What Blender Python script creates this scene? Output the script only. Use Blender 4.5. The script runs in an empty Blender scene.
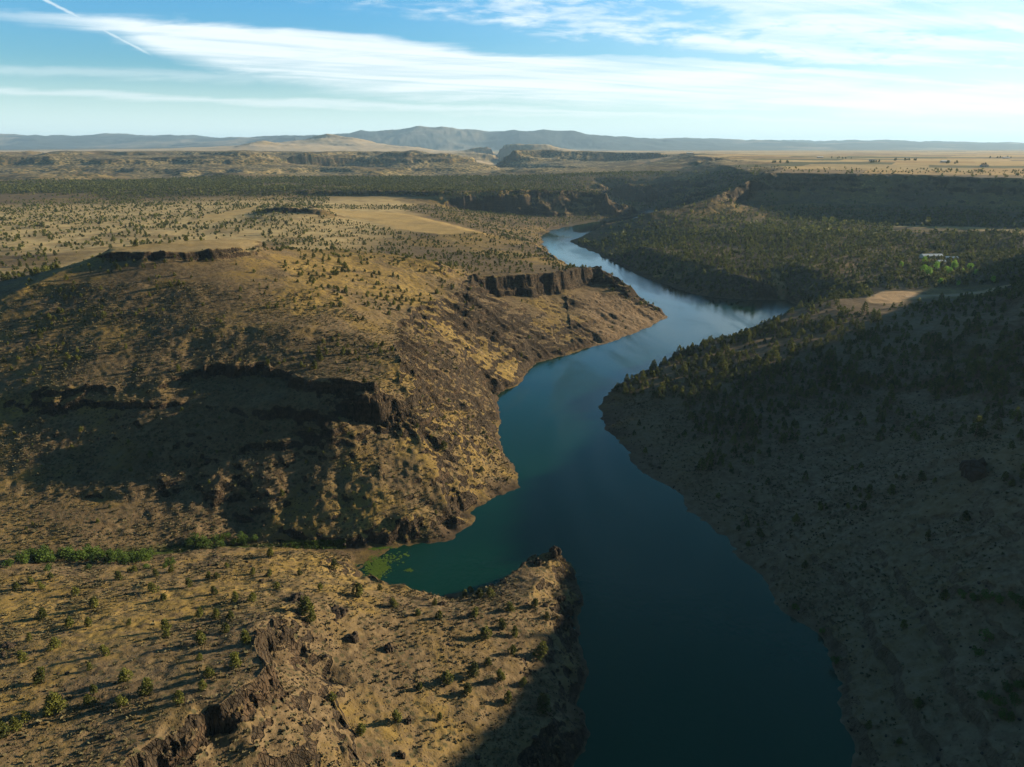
DETAIL = 1.0
SKY_STRENGTH = .05
SKY_TINT = (.70, 1.02, 1.12)
SKY_DEEP = (.60, 1.36, 1.72)
SKY_LOW = (7.3, 9.0, 9.1)
CLOUD_COOL = (8.2, 8.9, 9.1)
CLOUD_WARM = (9.2, 9.4, 9.3)
SUN_STRENGTH = 5.0
HAZE_DENSITY = 2.4e-5
HAZE_TOP = 790.0
EXPOSURE = 1.36
import bpy, math, random
import numpy as np

# ------------------------------------------------------------------ camera frame
W, HGT = 1024, 767
F = 731.0                       # focal length in pixels
PITCH = math.atan((383.5 - 148.0) / F)
CP, SP = math.cos(PITCH), math.sin(PITCH)
CAM_Z = 220.0                   # metres above the reservoir

def at(u, v, z):
    """the point of height z that the photograph shows at pixel (u, v)"""
    x = (u - 512.0) / F
    y = (383.5 - v) / F
    dy, dz = CP + y * SP, -SP + y * CP
    t = (CAM_Z - z) / max(-dz, 1e-4)
    return (x * t, dy * t, z)

def project(x, y, z):
    depth = y * CP + (CAM_Z - z) * SP
    up = y * SP + (z - CAM_Z) * CP
    depth = np.maximum(depth, 1e-3)
    return 512.0 + F * x / depth, 383.5 - F * up / depth

SUN_AZ = math.radians(68.0)     # clockwise from the view axis
SUN_EL = math.radians(13.0)
SUN_DIR = np.array([math.sin(SUN_AZ) * math.cos(SUN_EL), math.cos(SUN_AZ) * math.cos(SUN_EL), math.sin(SUN_EL)])

# ------------------------------------------------------------------ noise
_rng = np.random.RandomState(7)
_PERM = _rng.permutation(1024).astype(np.int32)
_PERM = np.concatenate([_PERM, _PERM, _PERM[:2]])
_VAL = _rng.rand(1024).astype(np.float32) * 2 - 1

def vnoise(x, y):
    xi = np.floor(x); yi = np.floor(y)
    fx = (x - xi).astype(np.float32); fy = (y - yi).astype(np.float32)
    fx = fx * fx * (3 - 2 * fx); fy = fy * fy * (3 - 2 * fy)
    xi = xi.astype(np.int64) & 1023; yi = yi.astype(np.int64) & 1023
    x1 = (xi + 1) & 1023; y1 = (yi + 1) & 1023
    a = _VAL[_PERM[_PERM[xi] + yi]]; b = _VAL[_PERM[_PERM[x1] + yi]]
    c = _VAL[_PERM[_PERM[xi] + y1]]; d = _VAL[_PERM[_PERM[x1] + y1]]
    return (a + (b - a) * fx) + ((c + (d - c) * fx) - (a + (b - a) * fx)) * fy

def fbm(x, y, wl, octaves=4, gain=0.5, seed=0.0, ridged=False):
    out = np.zeros_like(x, dtype=np.float32); amp = 1.0; tot = 0.0
    c, s = math.cos(0.6), math.sin(0.6)
    x = x / wl + seed * 17.3; y = y / wl - seed * 9.1
    for _ in range(octaves):
        n = vnoise(x, y)
        if ridged:
            n = 1 - 2 * np.abs(n)
        out += amp * n; tot += amp; amp *= gain
        x, y = (x * c - y * s) * 2.03 + 3.7, (x * s + y * c) * 2.03 - 1.9
    return out / tot

def sstep(a, b, x):
    t = np.clip((x - a) / (b - a), 0, 1)
    return t * t * (3 - 2 * t)

# ------------------------------------------------------------------ control lines of the land
LINES = []
def uv(*pts): LINES.append([at(*p) for p in pts])
def xyz(*pts): LINES.append([tuple(float(c) for c in p) for p in pts])
def shore(*pts): LINES.append([at(u, v, 0.0) for u, v in pts])

def rim(pts, off, drop):
    """a cliff: its top edge, and its foot shifted by off and lowered by drop"""
    P = [at(*p) for p in pts]; r = random.Random(int(pts[0][0] * 7 + pts[0][1])); top, foot = [], []
    L = math.hypot(*off); step = max(5.0, L * .9)
    for i, (a, b) in enumerate(zip(P[:-1], P[1:])):
        n = max(1, int(math.hypot(b[0] - a[0], b[1] - a[1]) / step))
        for k in range(n + (i == len(P) - 2)):
            t = k / n; j = r.uniform(-.55, .55); w = r.uniform(.75, 1.5); d = drop * r.uniform(.62, 1.12)
            x, y, z = (a[c] * (1 - t) + b[c] * t for c in range(3))
            top.append((x + off[0] * j, y + off[1] * j, z + r.uniform(-.8, .5)))
            foot.append((x + off[0] * (j + w), y + off[1] * (j + w), max(z - (d if z > drop * 2 else d * .5), 1.0)))
    LINES.append(top); LINES.append(foot)

# --- water line: left bank
shore((556, 860), (560, 800), (568, 767), (577, 754), (586, 735), (576, 707), (585, 676), (578, 649), (571, 622), (582, 604), (570, 567))
xyz(at(570, 567, 0), (28, 363, 0), (19, 360, 0), (2, 340, 0), (-20, 331, 0), (-44, 324, 0), (-64, 326, 0), (-80, 342, 0), (-90, 362, 0))
shore((338, 548), (395, 545), (410, 543), (430, 541), (455, 539), (459, 531), (448, 528), (459, 509), (481, 504), (494, 498),
      (508, 493), (524, 487), (512, 469), (506, 453), (500, 434), (497, 410), (496, 395), (505, 389), (516, 385), (526, 374), (532, 363), (551, 360),
      (590, 348), (633, 334), (655, 324), (668, 316))
xyz(at(668, 316, 0), (205, 1032, 0), (180, 1062, 0), (145, 1125, 0), (112, 1215, 0), (96, 1320, 0), (88, 1460, 0), (80, 1640, 0), at(545, 241, 0))
shore((545, 241), (541, 238), (548, 233), (560, 228), (590, 222), (612, 221), (628, 217), (640, 213))
# right bank of the near reach
shore((885, 880), (868, 820), (855, 767), (850, 744), (842, 710), (839, 676), (829, 665), (827, 648), (822, 629), (809, 624), (790, 610), (771, 590),
      (752, 571), (739, 556), (732, 542), (710, 525), (689, 508), (683, 497), (655, 478), (635, 463), (631, 450), (606, 429), (601, 415), (603, 402), (611, 389), (622, 383),
      (660, 363), (705, 347), (764, 326), (790, 312))
shore((790, 312), (800, 305), (784, 299), (750, 300), (718, 298), (690, 292), (650, 280), (620, 265), (590, 250), (572, 241))
xyz(at(572, 241, 0), (165, 1850, 0), (230, 1950, 0), (330, 2080, 0), (440, 2250, 0), (540, 2500, 0), (640, 2800, 0))
uv((640, 213, 0), (650, 207, 0), (655, 204, 0))
# bed of the river
D = -9.0
LINES.append([at(u, v, D) for u, v in ((715, 900), (715, 800), (710, 740), (680, 640), (640, 560), (585, 500), (555, 440), (575, 400), (590, 375), (680, 345), (715, 322), (705, 306),
                                       (670, 297), (610, 268), (570, 246), (562, 238), (590, 230), (620, 224))])
xyz((330, 2250, D), (480, 2480, D), (590, 2750, D))
LINES.append([at(u, v, -6.0) for u, v in ((500, 560), (560, 520))])
LINES.append([at(u, v, -6.0) for u, v in ((720, 312), (785, 304))])

# --- near left spur and its two basalt rims
uv((-260, 560, 24), (-60, 570, 31), (0, 573, 31), (60, 576, 30), (150, 575, 27), (250, 556, 20), (330, 556, 14))
uv((0, 640, 46), (100, 640, 48), (200, 620, 45), (262, 600, 38), (330, 585, 26))
uv((-150, 700, 60), (0, 700, 57), (100, 690, 57), (200, 680, 57))
uv((-100, 767, 64), (0, 767, 62), (60, 767, 61))
xyz((-260, 90, 74), (-150, 90, 70), (-110, 100, 66))
rim(((60, 800, 63), (108, 767, 61), (150, 742, 60), (178, 724, 60), (222, 703, 59), (245, 688, 58), (262, 664, 56), (258, 645, 54), (256, 626, 52)), (5.5, -4.0), 11)
uv((259, 626, 52), (290, 606, 40), (340, 598, 29))
rim(((285, 632, 41), (308, 648, 39), (322, 662, 36)), (4.5, -3.0), 8)
rim(((322, 684, 38), (332, 706, 36), (338, 735, 35), (346, 767, 34), (352, 800, 33)), (5.0, -2.0), 7)
uv((400, 640, 24), (420, 680, 24), (440, 767, 22))
uv((373, 574, 13), (412, 588, 12), (443, 596, 11), (475, 594, 11), (500, 582, 11), (525, 562, 12), (540, 553, 13), (553, 549, 14), (560, 556, 9))
uv((400, 610, 22), (470, 620, 19), (520, 600, 16), (545, 575, 14))
uv((500, 680, 17), (540, 640, 13), (560, 600, 10))
uv((520, 767, 15), (545, 720, 12))
# --- side creek and the bowl beyond
uv((-300, 545, 26), (0, 551, 19), (60, 557, 15), (150, 553, 9), (215, 547, 5), (290, 545.5, 2), (335, 547, 0.4))
uv((-200, 500, 25), (0, 500, 24), (100, 500, 21))
uv((-200, 440, 42), (0, 440, 41), (70, 440, 41), (110, 430, 45), (150, 427, 46))
uv((-200, 420, 50), (0, 416, 50), (40, 414, 50), (75, 421, 48))
uv((-200, 402, 57), (0, 400, 57), (40, 398, 58), (62, 395, 59), (110, 394, 60))
uv((36, 389, 63), (62, 388, 64), (114, 387, 64))
rim(((140, 384, 65), (175, 376, 67), (215, 368, 69), (260, 366, 70), (290, 372, 70)), (1, -6), 5.5)
uv((200, 432, 45), (260, 432, 44), (320, 427, 46))
uv((160, 500, 19), (220, 480, 27), (300, 465, 30), (350, 460, 31))
uv((240, 525, 9), (300, 520, 10), (360, 510, 13))
# crest of the promontory east of the bowl
rim(((300, 374, 71), (340, 381, 70), (375, 384, 67), (392, 392, 61)), (-3, -8), 8)
uv((392, 392, 61), (402, 405, 53), (413, 422, 42), (424, 446, 31), (436, 475, 20), (447, 502, 9), (456, 518, 4))
uv((350, 420, 47), (380, 425, 43), (396, 436, 36))
uv((400, 520, 11), (422, 508, 10))
# rim above the reservoir
rim(((396, 378, 65), (394, 362, 70), (394, 343, 72), (400, 318, 71)), (9, -5), 9)
rim(((404, 314, 70), (420, 306, 69), (440, 299, 67), (460, 289, 66), (474, 279, 65)), (8, -8), 10)
rim(((482, 277, 65), (505, 276, 64), (530, 275, 63), (558, 273, 61), (582, 267, 60), (598, 267, 57)), (-1, -13), 27)
uv((598, 267, 57), (612, 276, 47), (630, 290, 31), (650, 302, 15), (661, 309, 7))
uv((440, 410, 36), (450, 380, 36), (462, 350, 36), (478, 335, 33))
xyz((165, 1040, 22), (110, 1130, 36), (70, 1230, 46), (40, 1400, 46), (40, 1560, 34))
# --- butte with its rim
rim(((104, 251, 126), (112, 252, 126), (150, 252, 127), (190, 251, 127), (228, 248.5, 127), (245, 246.5, 127), (256, 243.5, 126)), (-.3, -4.0), 8.5)
uv((262, 240, 124), (245, 238, 126), (200, 239, 128), (150, 243, 128), (110, 248, 127))
uv((0, 298, 97), (40, 281, 108), (80, 264, 116), (98, 256, 120))
uv((0, 345, 77), (100, 330, 84), (200, 325, 88), (300, 325, 87), (360, 335, 79))
uv((100, 292, 102), (180, 290, 104), (260, 285, 104), (320, 290, 97), (380, 300, 80))
xyz((-400, 880, 98), (-270, 900, 102), (-190, 900, 102), (-90, 890, 90))
xyz((-680, 740, 80), (-500, 950, 76), (-300, 1020, 76), (-150, 1050, 75))
uv((320, 255, 86), (400, 262, 70), (470, 258, 65), (540, 256, 59))
# --- bench with dry fields, small butte, left plain
uv((330, 212, 66), (400, 214, 64), (480, 232, 62), (420, 232, 63), (345, 218, 66))
uv((525, 246, 50), (540, 243, 26))
uv((480, 214, 40), (520, 222, 22), (548, 228, 6))
uv((420, 208, 60), (470, 222, 46), (510, 236, 46))
rim(((254, 207.5, 88), (270, 206.5, 91), (285, 206, 93), (305, 206.5, 92), (322, 208, 89)), (-1, -16), 13)
uv((246, 214, 72), (285, 216, 72), (330, 214, 71))
xyz((-620, 1900, 72), (-480, 1950, 72))
uv((-300, 285, 72), (0, 272, 72), (50, 270, 72), (100, 245, 70))
uv((-300, 240, 68), (0, 235, 66), (100, 228, 66), (200, 222, 67), (250, 220, 68))
uv((-300, 205, 66), (0, 203, 66), (150, 201, 66), (300, 199, 66), (420, 197, 68))
# --- forested bench and its cliff over the far bend
uv((-300, 190, 78), (0, 190, 80), (150, 189, 84), (300, 190, 86), (450, 191, 86), (530, 190, 86), (590, 190, 85), (612, 192, 82))
uv((300, 195.5, 70), (420, 196, 70), (455, 197, 70), (530, 196, 68), (590, 196, 66), (615, 197, 64))
uv((430, 205, 52), (470, 212, 22), (520, 216, 10), (560, 217, 8), (605, 216, 8), (630, 211, 8))
uv((615, 197, 64), (628, 204, 36), (639, 211, 8))
uv((-300, 180, 86), (0, 179, 88), (200, 179, 88), (400, 178, 88), (560, 180, 86))
# --- broken country and cliffs beyond the forest (about four to six kilometres)
uv((-300, 176, 84), (0, 175, 86), (150, 174, 86), (300, 175, 82), (420, 176, 70), (480, 177, 60))
uv((-300, 166, 120), (0, 166, 118), (120, 164, 124), (200, 165, 122))
uv((-300, 161, 150), (0, 160, 150), (120, 158.5, 158), (215, 158, 160))
uv((-300, 156, 165), (0, 154.5, 172), (200, 154, 174), (235, 155, 172))
uv((245, 166, 106), (330, 169, 86), (400, 170, 84), (445, 171, 79), (478, 172, 74))
uv((235, 157, 165), (330, 155.3, 172), (420, 155, 174), (462, 155.5, 170), (474, 160, 140), (484, 167, 100))
uv((235, 153.6, 178), (330, 153.2, 180), (460, 153.4, 178))
uv((488, 175, 40), (500, 163, 40), (498, 157, 60))
uv((512, 152.4, 188), (530, 151.6, 192), (600, 152.2, 188), (685, 153, 184))
uv((512, 161, 122), (530, 161, 122), (600, 162, 118), (680, 162, 118))
uv((505, 172, 70), (540, 174, 66), (600, 171, 84), (650, 168, 98))
# the next wall on the right of the gorge
uv((578, 177, 96), (620, 178, 95), (660, 179, 95), (700, 182, 94))
uv((578, 182, 80), (620, 184, 78), (660, 185, 78), (700, 188, 76))
uv((600, 194, 32), (640, 203, 10), (665, 202, 12), (700, 199, 30))
uv((640, 174, 108), (690, 168, 128), (720, 163, 142))
# --- right plateau, its long wall and the bench below
uv((767, 172.5, 150), (830, 173, 150), (895, 174, 150), (960, 176, 150), (1024, 178.5, 150), (1100, 182, 150))
SHADE_WALL = [at(1100, 182, 150), (1420, 1500, 150), (1210, 1330, 150), (1050, 1200, 150), (930, 1080, 150), (840, 960, 152), (800, 890, 160), (760, 830, 174), (690, 700, 173), (655, 650, 160), (620, 590, 150), (560, 480, 148), (530, 420, 160), (500, 360, 174), (450, 200, 174), (410, 40, 172)]
LINES.append(SHADE_WALL)  # unseen crest right of frame, its heights shaped to shade the right bank
LINES.append([(x - 22, y + 14, z - 24) for x, y, z in SHADE_WALL[1:]])
RIM = ((767, 172.5), (830, 173), (895, 174), (960, 176), (1024, 178.5), (1100, 182))
def sight_drop(v): return -(-SP + (383.5 - v) / F * CP)
for dv, back in ((8.5, 36), (19, 74), (28, 122), (38, 200), (47, 300)):
    uv(*[(u, vr + dv, CAM_Z - sight_drop(vr + dv) * (70.0 / sight_drop(vr) - back)) for u, vr in RIM])
xyz(at(1100, 232, 54), (1080, 1450, 62), (900, 1230, 66), (720, 1000, 76), (600, 800, 84))
uv((767, 172.5, 150), (790, 167, 154), (770, 163, 158), (740, 160, 165), (705, 156, 176), (685, 153, 184))
uv((762, 178, 132), (755, 172, 140), (735, 166, 150), (700, 160, 160))
# ridge of the dark peninsula
uv((767, 172.5, 150), (745, 182, 125), (730, 188, 111), (715, 195, 97), (690, 203, 80), (650, 213, 60), (615, 223, 34), (592, 232, 16), (575, 240, 3))
uv((748, 190, 102), (745, 200, 77), (725, 206, 66))
uv((740, 215, 54), (700, 216, 54), (690, 230, 38))
uv((735, 235, 44), (780, 232, 47), (840, 232, 46))
uv((640, 245, 34), (690, 262, 30), (740, 275, 30), (775, 285, 22))
uv((800, 262, 44), (835, 280, 30), (850, 288, 26))
uv((858, 258, 44), (862, 272, 36), (868, 284, 30))
uv((880, 250, 44), (930, 256, 42), (1000, 258, 44), (1100, 260, 48))
uv((890, 275, 40), (940, 275, 40), (1010, 275, 42))
# --- hill on the near right bank with its pale terrace
uv((622, 392, 8), (660, 371, 13), (703, 352, 20), (763, 328, 30), (800, 308, 38), (830, 300, 45), (868, 298, 48))
uv((868, 298, 48), (880, 291.5, 50), (900, 291, 51), (940, 293, 51), (985, 291, 53), (1010, 285, 58), (1060, 275, 70))
uv((872, 303, 47), (905, 305, 48), (960, 302, 50), (1000, 298, 53))
uv((700, 420, 13), (760, 390, 24), (830, 350, 34), (880, 325, 43), (1000, 315, 58))
uv((720, 470, 10), (800, 430, 24), (880, 390, 38), (960, 360, 54), (1024, 340, 68))
uv((745, 525, 4), (800, 490, 16), (860, 460, 28), (920, 436, 44), (980, 415, 58), (1024, 400, 70))
# spur in front of it
uv((741, 540, 2), (775, 520, 11), (810, 503, 21), (865, 479, 36), (915, 462, 48), (955, 456, 58), (1014, 445, 72), (1080, 436, 88))
uv((800, 570, 9), (860, 540, 24), (930, 520, 42), (1024, 500, 64), (1100, 490, 82))
uv((840, 640, 5), (900, 610, 22), (960, 590, 40), (1024, 575, 54))
uv((870, 740, 5), (920, 700, 18), (970, 680, 32), (1024, 660, 44))
uv((900, 820, 6), (960, 780, 18), (1024, 750, 34))
xyz((250, 40, 50), (270, 120, 62), (285, 220, 74), (320, 330, 92))
# --- distant plain and mountains
for d, z in ((9000, 172), (13000, 176), (19000, 178)):
    LINES.append([(d * math.tan(math.radians(a)), d, z) for a in range(-60, 62, 2)])
for d in (3300, 4300, 6000):
    LINES.append([(d * math.tan(math.radians(a)), d, 158.0 + d / 600) for a in range(24, 64, 2)])
def skyline(dist, pts):
    out = []
    for u, v in pts:
        x = (u - 512) / F; y = (383.5 - v) / F
        dy, dz = CP + y * SP, -SP + y * CP
        out.append((x * dist / dy, dist, CAM_Z + dz * dist / dy))
    LINES.append(out)
# pale foothills
skyline(10500, ((225, 148), (248, 144), (262, 141.5), (275, 144), (300, 147.5)))
skyline(12500, ((292, 146), (315, 142), (330, 140), (345, 141), (370, 143), (390, 146), (410, 147.5)))
skyline(11500, ((330, 147.5), (350, 143.5), (372, 145.2), (390, 144), (420, 147.2)))
skyline(10800, ((470, 148.5), (490, 145.5), (520, 144.3), (545, 145.5), (560, 148.5)))
# long ridges
skyline(24000, ((-420, 137), (-200, 134), (-60, 136), (0, 134), (15, 136.5), (40, 138.5), (62, 136.5), (85, 138.8), (105, 135.8), (125, 137.8), (150, 138), (185, 138.5), (205, 138), (230, 140.2)))
skyline(19000, ((150, 143), (195, 140.5), (225, 140), (245, 140.3), (270, 137.2), (285, 136.2), (300, 138), (320, 138.6), (335, 137), (345, 135)))
skyline(21000, ((335, 138.5), (348, 134.6), (360, 132.0), (372, 133.0), (385, 130.0), (400, 131.4), (408, 130.6), (420, 128.4), (432, 130.2), (440, 129.6), (455, 128.0), (470, 127.8), (480, 130.6), (488, 131.4), (500, 132.6), (512, 130.2), (522, 133.0), (530, 133.8), (545, 131.6), (552, 133.2), (560, 132.8), (575, 132.4),
                (585, 137.6), (600, 140.2), (615, 139.2), (625, 142), (650, 143.2)))
skyline(27000, ((650, 143), (680, 141.5), (692, 140), (720, 141.2), (800, 142.6), (900, 143.8), (1024, 145.2), (1300, 146), (1700, 146.5)))
skyline(34000, ((-400, 144), (0, 144), (500, 143), (700, 143), (1024, 145.4), (1600, 146)))

# ------------------------------------------------------------------ interpolate between them (Laplace, in log-polar coordinates)
TH0, TH1 = math.radians(-64), math.radians(74)
LR0, LR1 = math.log(60.0), math.log(40000.0)
NT, NR = 832, 2240
DT, DR = (TH1 - TH0) / (NT - 1), (LR1 - LR0) / (NR - 1)

def solve_heights():
    px, py, pz = [], [], []
    for ln in LINES:
        for (a, b) in zip(ln[:-1], ln[1:]):
            a, b = np.array(a), np.array(b)
            d = math.hypot(b[0] - a[0], b[1] - a[1])
            r = max(60.0, min(math.hypot(a[0], a[1]), math.hypot(b[0], b[1])))
            n = max(2, int(d / (r * 0.0012)) + 1)
            t = np.linspace(0, 1, n)
            p = a[None] + (b - a)[None] * t[:, None]
            px.append(p[:, 0]); py.append(p[:, 1]); pz.append(p[:, 2])
    px, py, pz = map(np.concatenate, (px, py, pz))
    th = np.arctan2(px, py); lr = np.log(np.hypot(px, py))
    Z = None
    for lev in range(7, -1, -1):
        k = 2 ** lev
        nt, nr = (NT - 1) // k + 2, (NR - 1) // k + 2
        ti = np.clip(np.rint((th - TH0) / (DT * k)).astype(int), 0, nt - 1)
        ri = np.clip(np.rint((lr - LR0) / (DR * k)).astype(int), 0, nr - 1)
        ok = (th > TH0) & (th < TH1) & (lr > LR0 - .1) & (lr < LR1 + .1)
        s = np.zeros((nr, nt)); c = np.zeros((nr, nt))
        np.add.at(s, (ri[ok], ti[ok]), pz[ok]); np.add.at(c, (ri[ok], ti[ok]), 1)
        fixed = c > 0
        val = np.where(fixed, s / np.maximum(c, 1), 0).astype(np.float32)
        if Z is None:
            Z = np.full((nr, nt), 60.0, np.float32)
        else:
            rr = np.clip(np.arange(nr) / 2, 0, Z.shape[0] - 1); tt = np.clip(np.arange(nt) / 2, 0, Z.shape[1] - 1)
            r0 = np.minimum(rr.astype(int), Z.shape[0] - 2); t0 = np.minimum(tt.astype(int), Z.shape[1] - 2)
            fr = (rr - r0)[:, None]; ft = (tt - t0)[None]
            Z = ((Z[r0][:, t0] * (1 - ft) + Z[r0][:, t0 + 1] * ft) * (1 - fr) + (Z[r0 + 1][:, t0] * (1 - ft) + Z[r0 + 1][:, t0 + 1] * ft) * fr).astype(np.float32)
        for _ in range((400, 60, 90, 120, 160, 250, 400, 800)[lev] if lev else 160):
            P = np.pad(Z, 1, mode='edge')
            Z = 0.25 * (P[:-2, 1:-1] + P[2:, 1:-1] + P[1:-1, :-2] + P[1:-1, 2:])
            Z[fixed] = val[fixed]
    for _ in range(2):
        P = np.pad(Z, 1, mode='edge')
        Z = 0.4 * Z + 0.15 * (P[:-2, 1:-1] + P[2:, 1:-1] + P[1:-1, :-2] + P[1:-1, 2:])
    return Z

BASE = solve_heights()

def base_height(x, y):
    r = np.clip((np.log(np.maximum(np.hypot(x, y), 1.0)) - LR0) / DR, 0, NR - 1.001)
    t = np.clip((np.arctan2(x, y) - TH0) / DT, 0, NT - 1.001)
    r0 = r.astype(np.int32); t0 = t.astype(np.int32)
    fr = (r - r0).astype(np.float32); ft = (t - t0).astype(np.float32)
    return (BASE[r0, t0] * (1 - ft) + BASE[r0, t0 + 1] * ft) * (1 - fr) + (BASE[r0 + 1, t0] * (1 - ft) + BASE[r0 + 1, t0 + 1] * ft) * fr

def base_slope(x, y):
    r = np.hypot(x, y); e = np.maximum(2.5, r * 0.004)
    gx = (base_height(x + e, y) - base_height(x - e, y)) / (2 * e)
    gy = (base_height(x, y + e) - base_height(x, y - e)) / (2 * e)
    return np.hypot(gx, gy)

def height(x, y):
    """the finished ground: control surface, broken edges, gullies, ledges"""
    r = np.hypot(x, y)
    far = np.maximum(1.0, r / 900.0)                    # broader features where only those can be seen
    a1, a2, a3 = 5.0 * np.minimum(far, 6), 2.2 * np.minimum(far, 4), 1.0
    wx = a1 * fbm(x, y, 34.0, 3, .5, 1) + a2 * fbm(x, y, 9.0, 2, .5, 2) + a3 * vnoise(x / 3.1, y / 3.1)
    wy = a1 * fbm(x, y, 34.0, 3, .5, 3) + a2 * fbm(x, y, 9.0, 2, .5, 4) + a3 * vnoise(x / 3.3 + 40, y / 3.3)
    calm = 1 - .65 * (base_height(x, y) > 106) * (r > 520) * (r < 900) * (x < -60)
    wx = wx * calm; wy = wy * calm
    bigw = np.clip((r - 900) / 3000, 0, 1)
    big2 = np.clip((r - 2600) / 2500, 0, 1)
    wx = wx + bigw * 45 * fbm(x, y, 260.0, 3, .55, 5) + big2 * 110 * fbm(x, y, 800.0, 3, .5, 16)
    wy = wy + bigw * 45 * fbm(x, y, 260.0, 3, .55, 6) + big2 * 140 * fbm(x, y, 800.0, 3, .5, 17)
    z = base_height(x + wx, y + wy)
    sl = base_slope(x + wx * .6, y + wy * .6)
    land = sstep(-1.0, 5.0, z)
    near = 1 - sstep(2500, 6000, r)
    steep = np.where((x > 70) & (r < 950), sstep(.12, .45, sl), sstep(.25, .65, sl))
    # gullies and ribs that run down the slopes: noise smeared along the fall line
    k = (r < 1700) & (steep > .02)
    if k.any():
        xs, ys = x[k], y[k]; e = 14.0
        gx = base_height(xs + e, ys) - base_height(xs - e, ys); gy = base_height(xs, ys + e) - base_height(xs, ys - e)
        gl = np.hypot(gx, gy) + 1e-3; gx, gy = gx / gl, gy / gl
        acc = np.zeros(xs.shape, np.float32)
        for q in np.linspace(-26, 26, 9):
            px, py = xs + gx * q + wx[k] * .5, ys + gy * q + wy[k] * .5
            acc += vnoise(px / 15, py / 15) + .55 * vnoise(px / 6.2 + 31, py / 6.2)
        acc = acc / 9 * 2.0
        z[k] += (land * steep)[k] * (-4.2 * np.abs(acc) + .9 + 1.5 * acc) * np.clip(1.35 - np.hypot(xs, ys) / 2600, .4, 1.3) * (.4 + .6 * sstep(430, 600, np.hypot(xs, ys)))
    z = z + land * steep * (.45 + .55 * sstep(430, 600, r)) * (2.4 * fbm(x, y, 50.0, 3, .5, 7, True) + .6 * fbm(x, y, 12.0, 3, .5, 8, True)) * np.minimum(far, 3)
    # basalt ledges
    per = 13.0
    q = (z + 3.0 * fbm(x, y, 90.0, 2, .5, 9)) / per
    fq = q - np.floor(q)
    hb = sstep(720, 790, r) * (1 - sstep(1080, 1150, r)) * (x > -50) * (x < 260)
    led = (sstep(.0, .22, fq) - fq) * per
    z = z + land * near * steep * led * np.clip(.08 + .35 * hb + .55 * fbm(x, y, 120.0, 2, .5, 10), 0, .6)
    # rolling ground and small hummocks
    z = z + land * (1.6 * fbm(x, y, 80.0, 3, .5, 11) + .35 * fbm(x, y, 9.0, 3, .55, 12) + .16 * vnoise(x / 1.7, y / 1.7) * (1 - sstep(500, 900, r)))
    # jagged stone on the cliffs
    rough = sstep(.8, 1.35, sl) * land * (1 - sstep(1200, 2600, r))
    # columns and blocks: each irregular cell of basalt stands at a height of its own
    cx = x + 1.1 * vnoise(x / 2.1 + 5, y / 2.1) + .5 * vnoise(x / .9, y / .9 + 8); cy = y + 1.1 * vnoise(x / 2.1 - 9, y / 2.1 + 3) + .5 * vnoise(x / .9 + 4, y / .9)
    col = _VAL[_PERM[(_PERM[np.floor(cx / 1.9).astype(np.int64) & 1023] + np.floor(cy / 1.9).astype(np.int64)) & 1023]]
    z = z + rough * (1 - sstep(500, 1000, r)) * 1.3 * (col - .6)
    z = z + rough * (1.7 * fbm(x, y, 6.5, 3, .55, 13, True) - .9 + .9 * fbm(x, y, 2.4, 2, .5, 14, True))
    # rolling foothills and worn plateaus far away
    fm = sstep(3500, 9000, r)
    z = z + fm * np.clip((z - 172) / 60, .03, 1.0) * 30 * fbm(x, y, 900.0, 4, .5, 15, True) + sstep(9500, 13000, r) * np.clip((z - 190) / 160, 0, 1) * 130 * fbm(x, y, 2600.0, 4, .5, 18, True)
    # broken canyon country in the middle distance
    zone = sstep(3400, 4100, r) * (1 - sstep(7200, 9000, r)) * (1 - sstep(.03, .16, x / np.maximum(y, 1)))
    z = z + zone * (26 * fbm(x, y, 620.0, 3, .5, 19, True) + 9 * fbm(x, y, 160.0, 3, .5, 20))
    q = z / 42.0; fq = q - np.floor(q)
    z = z + zone * .32 * (sstep(.05, .35, fq) - fq) * 42.0
    # curvature of the earth is left out: the skyline was set directly
    return z.astype(np.float32)

# ------------------------------------------------------------------ scene helpers
scene = bpy.context.scene
COL = scene.collection

def link(o, parent=None):
    COL.objects.link(o)
    if parent is not None:
        o.parent = parent
    return o

def tag(o, label=None, cat=None, group=None, kind=None):
    if label: o['label'] = label
    if cat: o['category'] = cat
    if group: o['group'] = group
    if kind: o['kind'] = kind
    return o

def mesh_np(name, co, faces, mat, smooth=False, attrs=None, loops_per=4):
    """mesh from numpy arrays: co (n,3), faces (m,k)"""
    me = bpy.data.meshes.new(name)
    co = np.ascontiguousarray(co, np.float32); faces = np.ascontiguousarray(faces, np.int32)
    k = faces.shape[1]
    me.vertices.add(len(co)); me.vertices.foreach_set('co', co.ravel())
    me.loops.add(faces.size); me.loops.foreach_set('vertex_index', faces.ravel())
    me.polygons.add(len(faces))
    me.polygons.foreach_set('loop_start', np.arange(0, faces.size, k, dtype=np.int32))
    me.polygons.foreach_set('loop_total', np.full(len(faces), k, np.int32))
    me.polygons.foreach_set('use_smooth', np.full(len(faces), smooth))
    for an, arr in (attrs or {}).items():
        a = me.attributes.new(an, 'FLOAT_COLOR', 'POINT')
        a.data.foreach_set('color', np.ascontiguousarray(arr, np.float32).ravel())
    me.update(calc_edges=True)
    if mat: me.materials.append(mat)
    return me

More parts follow.
